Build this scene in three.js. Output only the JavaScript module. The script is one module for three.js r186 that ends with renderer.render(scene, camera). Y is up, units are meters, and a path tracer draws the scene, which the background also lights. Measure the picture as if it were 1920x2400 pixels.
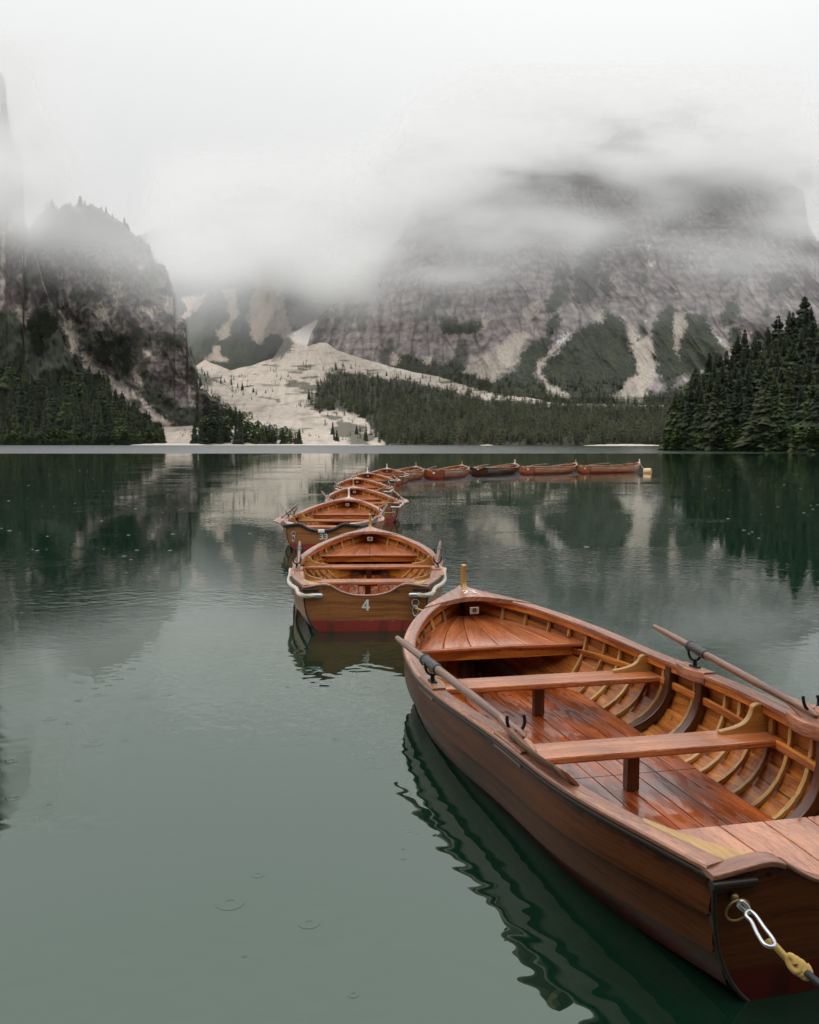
import * as THREE from 'three';
import { mergeGeometries, toCreasedNormals } from 'three/addons/utils/BufferGeometryUtils.js';
import { ImprovedNoise } from 'three/addons/math/ImprovedNoise.js';
import { RoundedBoxGeometry } from 'three/addons/geometries/RoundedBoxGeometry.js';
import { TextGeometry } from 'three/addons/geometries/TextGeometry.js';
import { FontLoader } from 'three/addons/loaders/FontLoader.js';

// ------------------------------------------------------------------ camera, sky, sun, haze, exposure
const scene = new THREE.Scene();
const EYE = 1.6, FOCAL = 2045, HORIZON = 1038, FW = 1920, FH = 2400;
const PITCH = Math.atan((FH / 2 - HORIZON) / FOCAL);
const camera = new THREE.PerspectiveCamera(2 * Math.atan(FH / 2 / FOCAL) * 180 / Math.PI, FW / FH, 0.1, 6000);
camera.position.set(0, EYE, 0);
camera.lookAt(0, EYE - Math.sin(PITCH), -Math.cos(PITCH));
camera.focus = 5; camera.userData.fStop = 9;
const renderer = new THREE.WebGLRenderer({ antialias: true });
renderer.toneMapping = THREE.LinearToneMapping;
renderer.toneMappingExposure = 1.0;
renderer.shadowMap.enabled = true;
const SKY_LOW = 0.72, SKY_MID = 0.85;
{
  const W = 256, Hh = 128, d = new Float32Array(W * Hh * 4), sm = THREE.MathUtils.smoothstep;
  for (let j = 0; j < Hh; j++) for (let i = 0; i < W; i++) {
    const el = ((j + 0.5) / Hh - 0.5) * 180, az = i / W * Math.PI * 2;
    let l = Math.max(SKY_LOW, SKY_MID * (1 + 2 * Math.sin(el * Math.PI / 180)) / 1.65); // overcast: brighter towards the zenith
    l *= 1 + 0.02 * Math.sin(az * 3 + el * 0.06) + 0.015 * Math.sin(az * 5 - el * 0.11 + 1);
    if (el < 0) l = 0.4;
    const o = (j * W + i) * 4;
    d[o] = l * 0.992; d[o + 1] = l; d[o + 2] = l * 1.0; d[o + 3] = 1;
  }
  const t = new THREE.DataTexture(d, W, Hh, THREE.RGBAFormat, THREE.FloatType);
  t.mapping = THREE.EquirectangularReflectionMapping; t.magFilter = THREE.LinearFilter; t.needsUpdate = true;
  scene.background = t; scene.environment = t;
}
const sun = new THREE.DirectionalLight(0xfff4e6, 0.5);
sun.position.set(-160, 330, -60); sun.target.position.set(0, 0, -20);
sun.castShadow = true; sun.shadow.radius = 60; sun.shadow.mapSize.set(2048, 2048);
Object.assign(sun.shadow.camera, { left: -60, right: 60, top: 60, bottom: -60, near: 1, far: 800 });
scene.add(sun, sun.target);
scene.fog = new THREE.FogExp2(new THREE.Color(0.93, 0.94, 0.93), 0.000014);

// ------------------------------------------------------------------ helpers
const rng = (s) => () => { s = (s + 0x6d2b79f5) | 0; let t = Math.imul(s ^ (s >>> 15), 1 | s); t = (t + Math.imul(t ^ (t >>> 7), 61 | t)) ^ t; return ((t ^ (t >>> 14)) >>> 0) / 4294967296; };
const perlin = new ImprovedNoise();
const noise = (x, y, z = 0) => perlin.noise(x, y, z);
const fbm = (x, y, z = 0, n = 4) => { let s = 0, a = 0.5; for (let i = 0; i < n; i++) { s += a * noise(x, y, z); x *= 2.03; y *= 2.03; z = z * 2.03 + 7.1; a *= 0.5; } return s; };
const ridged = (x, y, z = 0, n = 4) => { let s = 0, a = 0.5; for (let i = 0; i < n; i++) { s += a * (1 - 2 * Math.abs(noise(x, y, z))); x *= 2.07; y *= 2.07; z += 5.3; a *= 0.5; } return s; };
const clamp = THREE.MathUtils.clamp, lerp = THREE.MathUtils.lerp;
const ss = (a, b, x) => { const t = clamp((x - a) / (b - a), 0, 1); return t * t * (3 - 2 * t); };
const used = {};
const numbered = (n) => { const k = (used[n] = (used[n] ?? -1) + 1); return k ? `${n}_${String(k).padStart(3, '0')}` : n; };
function tag(o, label, category, group, kind) {
  if (label) o.userData.label = label; if (category) o.userData.category = category;
  if (group) o.userData.group = group; if (kind) o.userData.kind = kind; return o;
}
function shade(o) { o.traverse((m) => { if (m.isMesh) { m.castShadow = true; m.receiveShadow = true; } }); return o; }
function top(name, o) { o.name = numbered(name); scene.add(o); return o; }
function part(name, geo, mat, parent) { const m = new THREE.Mesh(geo, mat); m.name = name; m.castShadow = m.receiveShadow = true; parent.add(m); return m; }
const CP = Math.cos(PITCH), SP = Math.sin(PITCH);
function at(px, py, d) { const a = (px - FW / 2) / FOCAL, b = -(py - FH / 2) / FOCAL, k = d / (CP + b * SP); return new THREE.Vector3(a * k, EYE + k * (b * CP - SP), -d); }
function spline(KX, KY) {
  const n = KX.length, m = KY.map((_, i) => i === 0 ? (KY[1] - KY[0]) / (KX[1] - KX[0]) : i === n - 1 ? (KY[n - 1] - KY[n - 2]) / (KX[n - 1] - KX[n - 2]) : ((KY[i + 1] - KY[i]) / (KX[i + 1] - KX[i]) + (KY[i] - KY[i - 1]) / (KX[i] - KX[i - 1])) / 2);
  return (x) => { let i = 0; while (i < n - 2 && x > KX[i + 1]) i++; const h = KX[i + 1] - KX[i], u = (x - KX[i]) / h; return (2 * u ** 3 - 3 * u * u + 1) * KY[i] + (u ** 3 - 2 * u * u + u) * h * m[i] + (-2 * u ** 3 + 3 * u * u) * KY[i + 1] + (u ** 3 - u * u) * h * m[i + 1]; };
}
function poly(pts) { return (x) => { if (x <= pts[0][0]) return pts[0][1]; for (let i = 1; i < pts.length; i++) if (x <= pts[i][0]) { const [a, b] = [pts[i - 1], pts[i]]; return lerp(a[1], b[1], (x - a[0]) / (b[0] - a[0] || 1)); } return pts[pts.length - 1][1]; }; }
function inside(P, x, y) { let c = false; for (let i = 0, j = P.length - 1; i < P.length; j = i++) { const [xi, yi] = P[i], [xj, yj] = P[j]; if ((yi > y) !== (yj > y) && x < ((xj - xi) * (y - yi)) / (yj - yi) + xi) c = !c; } return c; }
const crop = (s, ox, oy) => (pts) => pts.map(([x, y]) => [ox + x * s, oy + y * s]);

// ------------------------------------------------------------------ textures
const hash2 = (x, y, s) => { let h = Math.imul(x, 374761393) ^ Math.imul(y, 668265263) ^ Math.imul(s, 2246822519); h = Math.imul(h ^ (h >>> 13), 1274126177); return ((h ^ (h >>> 16)) >>> 0) / 4294967296; };
function pn(x, y, px, py, s) { // periodic value noise
  const ix = Math.floor(x), iy = Math.floor(y), fx = x - ix, fy = y - iy, u = fx * fx * (3 - 2 * fx), v = fy * fy * (3 - 2 * fy), m = (a, n) => ((a % n) + n) % n;
  const x0 = m(ix, px), x1 = m(ix + 1, px), y0 = m(iy, py), y1 = m(iy + 1, py);
  return lerp(lerp(hash2(x0, y0, s), hash2(x1, y0, s), u), lerp(hash2(x0, y1, s), hash2(x1, y1, s), u), v);
}
const enc = (c) => { c = clamp(c, 0, 1); return Math.round(255 * (c <= 0.0031308 ? 12.92 * c : 1.055 * Math.pow(c, 1 / 2.4) - 0.055)); };
function tex(W, H, f, srgb = true) {
  const d = new Uint8Array(W * H * 4);
  for (let j = 0; j < H; j++) for (let i = 0; i < W; i++) { const c = f((i + 0.5) / W, (j + 0.5) / H), o = (j * W + i) * 4; for (let k = 0; k < 3; k++) d[o + k] = srgb ? enc(c[k]) : Math.round(255 * clamp(c[k], 0, 1)); d[o + 3] = 255; }
  const t = new THREE.DataTexture(d, W, H); t.wrapS = t.wrapT = THREE.RepeatWrapping; t.magFilter = THREE.LinearFilter; t.colorSpace = srgb ? THREE.SRGBColorSpace : THREE.NoColorSpace; t.needsUpdate = true; return t;
}
// wood: u runs along the grain; one tile is 1.6 m by 0.4 m
function grain(u, v, s) {
  const warp = pn(u * 5, v * 3, 5, 3, s) * 0.12 + pn(u * 12, v * 6, 12, 6, s + 3) * 0.03;
  const band = pn(u * 2 + 0.3, (v + warp) * 14, 2, 14, s + 1), fine = pn(u * 9, (v + warp) * 70, 9, 70, s + 2), pore = pn(u * 40, v * 190, 40, 190, s + 4), blot = pn(u * 7, v * 4, 7, 4, s + 5);
  return { band, fine, pore, blot };
}
function wood(light, dark, s, o = {}) {
  return tex(512, 512, (u, v) => {
    const g = grain(u, v, s); let k = 0.5 * g.band + 0.35 * g.fine + 0.15 * g.blot; k = ss(0.2, 0.8, k);
    let c = [0, 1, 2].map((i) => lerp(dark[i], light[i], k));
    const p = 1 - 0.45 * ss(0.62, 0.9, g.pore) * (o.pores ?? 1); c = c.map((x) => x * p * (0.82 + 0.36 * g.blot));
    if (o.nails) { const du = Math.abs(((u * 10.127 + 0.5) % 1) - 0.5) / 10.127 * 1.6, dv = Math.abs(((v * 2 + 0.95) % 1) - 0.5) / 2 * 0.4, q = ss(0.0045, 0.0025, Math.hypot(du, dv)), st = ss(0.02, 0.004, du) * ss(0.03, 0.0, dv) * 0.35; c = c.map((x) => x * (1 - 0.85 * q) * (1 - st)); }
    if (o.worn) { const w = ss(0.55, 0.8, pn(u * 16, v * 10, 16, 10, s + 8) * 0.6 + pn(u * 60, v * 40, 60, 40, s + 9) * 0.4) * o.worn; c = c.map((x, i) => lerp(x, o.wornTo[i], w)); }
    return c;
  });
}
const T = {
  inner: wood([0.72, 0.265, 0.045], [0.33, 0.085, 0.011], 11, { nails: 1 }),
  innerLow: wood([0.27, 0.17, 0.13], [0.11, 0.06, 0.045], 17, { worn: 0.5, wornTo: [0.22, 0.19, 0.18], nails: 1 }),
  thwart: wood([0.64, 0.24, 0.09], [0.42, 0.115, 0.034], 23),
  gunwale: wood([0.56, 0.25, 0.14], [0.32, 0.115, 0.058], 31, { worn: 0.6, wornTo: [0.20, 0.09, 0.06] }),
  pale: wood([0.62, 0.37, 0.11], [0.45, 0.23, 0.055], 37, { pores: 0.5 }),
  rib: wood([0.66, 0.40, 0.13], [0.40, 0.19, 0.05], 41, { worn: 0.6, wornTo: [0.16, 0.07, 0.025] }),
  floor: wood([0.36, 0.088, 0.012], [0.11, 0.020, 0.004], 43),
  darkwood: wood([0.13, 0.040, 0.016], [0.06, 0.017, 0.008], 47),
  oar: wood([0.26, 0.12, 0.062], [0.12, 0.045, 0.022], 53),
};
// outside of a hull: 2 m by 1 m, v = 0.3 is the waterline, red bottom paint below 9 cm
T.hull = tex(1024, 512, (u, v) => {
  const g = grain(u, v * 2.5, 61), y = v - 0.3; let k = ss(0.2, 0.8, 0.45 * g.band + 0.4 * g.fine + 0.15 * g.blot);
  let c = [0, 1, 2].map((i) => lerp([0.15, 0.050, 0.013][i], [0.31, 0.125, 0.042][i], k) * (0.8 + 0.4 * g.blot) * (1 - 0.3 * ss(0.62, 0.9, g.pore)));
  const spot = ss(0.74, 0.8, pn(u * 60, v * 30, 60, 30, 67)) * ss(0.3, 0.36, y); c = c.map((x) => x * (1 - 0.75 * spot));
  const drip = 0.095 - 0.03 * ss(0.6, 0.75, pn(u * 80, 0.5, 80, 1, 71)) * pn(u * 20, 0.3, 20, 1, 72);
  const red = 1 - ss(drip - 0.004, drip + 0.004, y), st = pn(u * 60, v * 9, 60, 9, 73);
  const r = [0.22, 0.030, 0.026].map((x, i) => lerp(x, [0.12, 0.03, 0.022][i], ss(0.5, 0.8, st) * 0.8) * (0.8 + 0.4 * g.blot));
  return c.map((x, i) => lerp(x, r[i], red));
});
// wet varnish: beads of water as fine relief
const beads = (() => {
  const W = 512, h = new Float32Array(W * W), r = rng(5);
  for (let n = 0; n < 2600; n++) {
    const cx = r() * W, cy = r() * W, R = 1.6 + 7 * r() ** 4, e = 1 + r() * 0.8, a = r() * 3;
    for (let j = -14; j <= 14; j++) for (let i = -14; i <= 14; i++) { const x = (i * Math.cos(a) + j * Math.sin(a)) / e, y = -i * Math.sin(a) + j * Math.cos(a), q = 1 - (x * x + y * y) / (R * R); if (q > 0) { const o = (((cy + j) & 511) * W) + ((cx + i) & 511); h[o] = Math.max(h[o], Math.sqrt(q) * Math.min(1, R / 5)); } }
  }
  return tex(W, W, (u, v) => { const x = h[Math.floor(v * W) * W + Math.floor(u * W)]; return [x, x, x]; }, false);
})();
const pools = tex(512, 512, (u, v) => { // standing water: smooth blots with wriggling edges
  const n = 0.6 * pn(u * 7 + 1.5 * pn(u * 9, v * 9, 9, 9, 3), v * 9, 7, 9, 81) + 0.4 * pn(u * 22, v * 26, 22, 26, 82), k = ss(0.46, 0.54, n); return [k, k, k];
}, false);
const poolRough = tex(512, 512, (u, v) => { const n = 0.6 * pn(u * 7 + 1.5 * pn(u * 9, v * 9, 9, 9, 3), v * 9, 7, 9, 81) + 0.4 * pn(u * 22, v * 26, 22, 26, 82), k = ss(0.46, 0.54, n), r = lerp(0.32 + 0.2 * pn(u * 60, v * 90, 60, 90, 7), 0.05, k); return [r, r, r]; }, false);
const rep = (t, x, y) => { const c = t.clone(); c.repeat.set(x, y); c.needsUpdate = true; return c; };
const phys = (o) => new THREE.MeshPhysicalMaterial(o);
const M = {
  hull: phys({ name: 'hull_varnish', map: T.hull, roughness: 0.4, clearcoat: 0.5, clearcoatRoughness: 0.15 }),
  inner: phys({ name: 'inner_varnish', map: T.inner, roughness: 0.42, clearcoat: 0.28, clearcoatRoughness: 0.22 }),
  innerB: phys({ name: 'inner_varnish_dark', map: T.inner, color: new THREE.Color(0.88, 0.82, 0.76), roughness: 0.4, clearcoat: 0.28, clearcoatRoughness: 0.22 }),
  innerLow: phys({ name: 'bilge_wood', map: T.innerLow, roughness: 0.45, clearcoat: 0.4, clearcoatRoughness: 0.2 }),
  thwart: phys({ name: 'wet_bench_wood', map: T.thwart, roughness: 0.34, clearcoat: 0.9, clearcoatRoughness: 0.16, bumpMap: beads, bumpScale: 0.0012 }),
  deck: phys({ name: 'wet_deck_wood', map: T.thwart, color: new THREE.Color(0.92, 0.8, 0.74), roughness: 0.3, clearcoat: 1, clearcoatRoughness: 0.14, bumpMap: beads, bumpScale: 0.001 }),
  seat: phys({ name: 'wet_seat_wood', map: T.thwart, roughness: 0.3, clearcoat: 1, clearcoatRoughness: 0.07, bumpMap: pools, bumpScale: 0.0018 }),
  gunwale: phys({ name: 'worn_rail_wood', map: T.gunwale, roughness: 0.42, clearcoat: 0.8, clearcoatRoughness: 0.26, bumpMap: beads, bumpScale: 0.0008 }),
  pale: phys({ name: 'pale_wood', map: T.pale, roughness: 0.4, clearcoat: 0.5, clearcoatRoughness: 0.2 }),
  rib: phys({ name: 'rib_wood', map: T.rib, roughness: 0.42, clearcoat: 0.4, clearcoatRoughness: 0.25 }),
  floor: phys({ name: 'wet_floor_wood', map: T.floor, color: new THREE.Color(1.25, 1.1, 0.9), roughness: 0.3, clearcoat: 1, clearcoatRoughness: 1, clearcoatRoughnessMap: poolRough }),
  dark: phys({ name: 'dark_wood', map: T.darkwood, roughness: 0.4, clearcoat: 0.5, clearcoatRoughness: 0.2 }),
  inwale: phys({ name: 'inwale_wood', map: T.inner, color: new THREE.Color(1.15, 1.1, 1.05), roughness: 0.38, clearcoat: 0.6, clearcoatRoughness: 0.2 }),
  rub: phys({ name: 'dark_rubber', color: new THREE.Color(0.022, 0.015, 0.011), roughness: 0.5 }),
  oar: phys({ name: 'oar_wood', map: T.oar, roughness: 0.35, clearcoat: 0.7, clearcoatRoughness: 0.18, bumpMap: beads, bumpScale: 0.0006 }),
  blade: phys({ name: 'blade_wood', map: T.gunwale, roughness: 0.35, clearcoat: 0.6, clearcoatRoughness: 0.2 }),
  copper: phys({ name: 'copper_band', color: new THREE.Color(0.8, 0.5, 0.38), metalness: 0.7, roughness: 0.35 }),
  iron: phys({ name: 'black_iron', color: new THREE.Color(0.012, 0.012, 0.013), roughness: 0.38, metalness: 0.3 }),
  leather: phys({ name: 'black_leather', color: new THREE.Color(0.014, 0.014, 0.016), roughness: 0.35, clearcoat: 0.5, clearcoatRoughness: 0.3, bumpMap: beads, bumpScale: 0.002 }),
  steel: phys({ name: 'steel', color: new THREE.Color(0.62, 0.63, 0.64), metalness: 0.9, roughness: 0.3 }),
  brass: phys({ name: 'old_brass', color: new THREE.Color(0.36, 0.25, 0.10), metalness: 0.8, roughness: 0.4 }),
  white: phys({ name: 'white_paint', color: new THREE.Color(0.8, 0.8, 0.77), roughness: 0.5 }),
  greyplate: phys({ name: 'grey_plate', color: new THREE.Color(0.45, 0.36, 0.32), roughness: 0.45 }),
  rope: phys({ name: 'pale_rope', color: new THREE.Color(0.62, 0.57, 0.49), roughness: 0.9 }),
  yellowrope: phys({ name: 'yellow_rope', color: new THREE.Color(0.62, 0.42, 0.13), roughness: 0.85 }),
  blackrope: phys({ name: 'black_hose', color: new THREE.Color(0.015, 0.017, 0.022), roughness: 0.45 }),
  buoy: phys({ name: 'buoy_plastic', color: new THREE.Color(0.8, 0.52, 0.28), roughness: 0.5 }),
  buoyend: phys({ name: 'buoy_orange', color: new THREE.Color(0.55, 0.2, 0.06), roughness: 0.5 }),
};
// ------------------------------------------------------------------ geometry helpers
const V = (x, y, z) => new THREE.Vector3(x, y, z);
function fixWinding(g) {
  const p = g.attributes.position, ix = g.index.array; let vol = 0; const a = V(), b = V(), c = V();
  for (let i = 0; i < ix.length; i += 3) { a.fromBufferAttribute(p, ix[i]); b.fromBufferAttribute(p, ix[i + 1]); c.fromBufferAttribute(p, ix[i + 2]); vol += a.dot(b.cross(c)); }
  if (vol < 0) for (let i = 0; i < ix.length; i += 3) { const t = ix[i]; ix[i] = ix[i + 2]; ix[i + 2] = t; }
  g.computeVertexNormals(); return g;
}
function build(pos, uv, idx, fix = true) {
  const g = new THREE.BufferGeometry();
  g.setAttribute('position', new THREE.Float32BufferAttribute(pos, 3)); g.setAttribute('uv', new THREE.Float32BufferAttribute(uv, 2)); g.setIndex(idx);
  return fix ? fixWinding(g) : (g.computeVertexNormals(), g);
}
// a closed profile [[lateral, up], ...] carried along frames {p, a, b, s}
function sweep(frames, profile, o = {}) {
  const pos = [], uv = [], idx = [], n = profile.length, F = frames.length, u0 = o.u ?? 0, v0 = o.v ?? 0; const q = V();
  let len = [0]; for (let k = 1; k < F; k++) len.push(len[k - 1] + frames[k].p.distanceTo(frames[k - 1].p));
  const pt = (k, i) => { const f = frames[k], [l, u] = profile[i % n]; return q.copy(f.p).addScaledVector(f.a, l * (f.s ?? 1)).addScaledVector(f.b, u * (f.sb ?? 1)); };
  let per = 0;
  for (let i = 0; i < n; i++) {
    const base = pos.length / 3, e = Math.hypot(profile[(i + 1) % n][0] - profile[i][0], profile[(i + 1) % n][1] - profile[i][1]);
    for (let k = 0; k < F; k++) for (let j = 0; j < 2; j++) { pt(k, i + j); pos.push(q.x, q.y, q.z); uv.push(u0 + len[k] / 1.6, v0 + (per + j * e) / 0.4); }
    for (let k = 0; k < F - 1; k++) { const a = base + 2 * k; idx.push(a, a + 1, a + 2, a + 1, a + 3, a + 2); }
    per += e;
  }
  if (!o.open) for (const k of [0, F - 1]) {
    const base = pos.length / 3; for (let i = 0; i < n; i++) { pt(k, i); pos.push(q.x, q.y, q.z); uv.push(u0 + profile[i][0] / 1.6, v0 + profile[i][1] / 0.4); }
    const tris = THREE.ShapeUtils.triangulateShape(profile.map(([x, y]) => new THREE.Vector2(x, y)), []);
    for (const [a, b, c] of tris) { const fl = (THREE.ShapeUtils.isClockWise(profile.map(([x, y]) => new THREE.Vector2(x, y)))) !== (k === 0); fl ? idx.push(base + a, base + b, base + c) : idx.push(base + a, base + c, base + b); }
  }
  return fixWinding(build(pos, uv, idx, false));
}
const rrect = (x0, x1, y0, y1, r) => [[x0 + r, y0], [x1 - r, y0], [x1, y0 + r], [x1, y1 - r], [x1 - r * 0.3, y1 - r * 0.3], [x1 - r, y1], [x0 + r, y1], [x0 + r * 0.3, y1 - r * 0.3], [x0, y1 - r], [x0, y0 + r]];
// uv in wood tiles (1.6 m along the grain, 0.4 m across) for a shape whose grain runs along one axis
function woodUV(g, ax, o = [0, 0]) {
  const p = g.attributes.position, n = g.attributes.normal, uv = new Float32Array(p.count * 2), K = ['x', 'y', 'z'], others = K.filter((k) => k !== ax);
  const get = (a, i, k) => a['get' + k.toUpperCase()](i);
  for (let i = 0; i < p.count; i++) { const [b, c] = others, v = Math.abs(get(n, i, b)) < Math.abs(get(n, i, c)) ? get(p, i, b) : get(p, i, c); uv[2 * i] = get(p, i, ax) / 1.6 + o[0]; uv[2 * i + 1] = v / 0.4 + o[1]; }
  g.setAttribute('uv', new THREE.BufferAttribute(uv, 2)); return g;
}
function rbox(w, h, d, x, y, z, ax, o, r = 0.006) { const g = new RoundedBoxGeometry(w, h, d, 2, Math.min(r, w / 2.1, h / 2.1, d / 2.1)); g.translate(x, y, z); return woodUV(g, ax, o); }
function tube(pts, r, seg = 48, rad = 8, closed = false) { return new THREE.TubeGeometry(new THREE.CatmullRomCurve3(pts, closed, 'centripetal'), seg, r, rad, closed); }

// ------------------------------------------------------------------ the boats
const LEN = 4.4;
const beamF = spline([0, 0.15, 0.3, 0.45, 0.6, 0.75, 0.88, 0.96, 1], [0.528, 0.692, 0.747, 0.807, 0.80, 0.697, 0.436, 0.165, 0.022]);
const sheerF = spline([0, 0.33, 0.66, 1], [0.395, 0.378, 0.346, 0.515]);
const keelF = spline([0, 0.25, 0.6, 0.85, 1], [-0.09, -0.15, -0.15, -0.13, -0.06]);
const fullF = (t) => lerp(2.9, 1.35, ss(0.5, 1.0, t));
const rake = (t, yf) => ss(0.6, 1, t) * (0.10 * (1 - yf) + 0.42 * Math.pow(1 - yf, 3.2));
const secCache = new Map();
function section(t) {
  const key = Math.round(t * 4000); if (secCache.has(key)) return secCache.get(key);
  const b = Math.max(0.006, beamF(t) - 0.016), yt = sheerF(t) - 0.02, yk = keelF(t), n = fullF(t), e = 2 / n, P = [], A = [0];
  for (let i = 0; i <= 80; i++) { const th = i / 80 * Math.PI / 2; P.push([b * Math.pow(Math.sin(th), e), yt - (yt - yk) * Math.pow(Math.max(0, Math.cos(th)), e)]); if (i) A.push(A[i - 1] + Math.hypot(P[i][0] - P[i - 1][0], P[i][1] - P[i - 1][1])); }
  const r = { P, A, total: A[80], yt, yk }; secCache.set(key, r); return r;
}
// point on the hull skin: t along, g share of the girth from keel to sheer, off outward
function skin(t, g, off, side) {
  const s = section(t), a = clamp(g, 0, 1) * s.total; let i = 1; while (i < 80 && s.A[i] < a) i++;
  const f = (a - s.A[i - 1]) / (s.A[i] - s.A[i - 1] || 1), p = s.P[i - 1], q = s.P[i];
  let dz = q[0] - p[0], dy = q[1] - p[1]; const l = Math.hypot(dz, dy) || 1; dz /= l; dy /= l;
  const z = lerp(p[0], q[0], f) + dy * off, y = lerp(p[1], q[1], f) - dz * off, yf = clamp((y - s.yk) / (s.yt - s.yk), 0, 1);
  return V(t * LEN - rake(t, yf), y, side * Math.max(0.004, z));
}
const tAt = (x, y) => { let t = x / LEN; for (let k = 0; k < 5; k++) { const s = section(clamp(t, 0, 1)); t = clamp((x + rake(t, clamp((y - s.yk) / (s.yt - s.yk), 0, 1))) / LEN, 0, 1); } return t; };
const gAt = (t, y) => { const s = section(t); let i = 1; while (i < 80 && s.P[i][1] < y) i++; const f = clamp((y - s.P[i - 1][1]) / (s.P[i][1] - s.P[i - 1][1] || 1), 0, 1); return lerp(s.A[i - 1], s.A[i], f) / s.total; };
const innerZ = (x, y) => { const t = tAt(x, y); return Math.max(0.01, skin(t, gAt(t, y), -0.014, 1).z); };
const STRAKES = [0, 0.18, 0.335, 0.475, 0.61, 0.74, 0.87, 1];
const stations = []; for (let i = 0; i <= 44; i++) { const u = i / 44; stations.push(1 - Math.pow(1 - u, 1.25)); }
function plankGeo(side, k) {
  const g0 = STRAKES[k], g1 = STRAKES[k + 1], pos = [], uv = [], idx = [], groups = [], N = stations.length, R = 4, du = hash2(k, side + 2, 5), dv = hash2(k, side + 2, 9);
  const sheet = (offs, mat, uvf, flip) => { // rows across
    const base = pos.length / 3, start = idx.length;
    stations.forEach((t) => offs.forEach(([w, off]) => { const p = skin(t, lerp(g0 - (k ? 0.012 : 0), g1, w), off * Math.min(1, (1 - t) * 12 + 0.12), side); pos.push(p.x, p.y, p.z); uv.push(...uvf(p, w)); }));
    const C = offs.length; for (let i = 0; i < N - 1; i++) for (let j = 0; j < C - 1; j++) { const a = base + i * C + j, b = a + C; const f = (side > 0) !== flip; f ? idx.push(a, b, a + 1, b, b + 1, a + 1) : idx.push(a, a + 1, b, b, a + 1, b + 1); }
    groups.push([start, idx.length - start, mat]);
  };
  const so = (w) => 0.002 + 0.024 * (1 - w), W = [0, 1 / 3, 2 / 3, 1];
  const wuv = (p, w) => [p.x / 1.6 + (k % 2) * 0.05, w * 0.4 + (k % 2) * 0.5], huv = (p) => [p.x / 2 + du, p.y + 0.3];
  sheet(W.map((w) => [w, so(w)]), 0, huv, false);
  sheet(W.map((w) => [w, so(w) - 0.015]), 1, wuv, true);
  sheet([[0, so(0) - 0.011], [0, so(0)]], 0, huv, false);
  sheet([[1, so(1)], [1, so(1) - 0.011]], 1, wuv, false);
  const g = build(pos, uv, idx, false); groups.forEach((q) => g.addGroup(...q)); return g;
}
// frames along the sheer: lateral points outward
function sheerFrames(side, t0, t1, n, dy, inw) {
  const out = []; for (let i = 0; i <= n; i++) {
    const t = lerp(t0, t1, i / n), e = 0.004, d = (q) => V(q * LEN, 0, side * beamF(q)), tan = d(Math.min(1, t + e)).sub(d(t - e)).normalize();
    const a = V(-tan.z, 0, tan.x).multiplyScalar(side).normalize(); if (a.z * side < 0) a.negate();
    out.push({ p: V(t * LEN, sheerF(t) + dy, side * beamF(t)), a, b: V(0, 1, 0), s: Math.min(1, (beamF(t) - 0.004) / inw) });
  } return out;
}
const font = await new FontLoader().loadAsync('fonts/droid/droid_sans_bold.typeface.json');
function digits(str, h, depth = 0.002) { const g = new TextGeometry(str, { font, size: h, depth, curveSegments: 5 }); g.computeBoundingBox(); const b = g.boundingBox; g.translate(-(b.min.x + b.max.x) / 2, -(b.min.y + b.max.y) / 2, 0); return g; }
// the stern board's upper edge, from the corner (|z| = 0.51) to the middle
const sternTop = spline([0, 0.10, 0.2, 0.25, 0.3, 0.345, 0.40, 0.515], [0.300, 0.306, 0.332, 0.358, 0.388, 0.400, 0.396, 0.378]);

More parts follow.
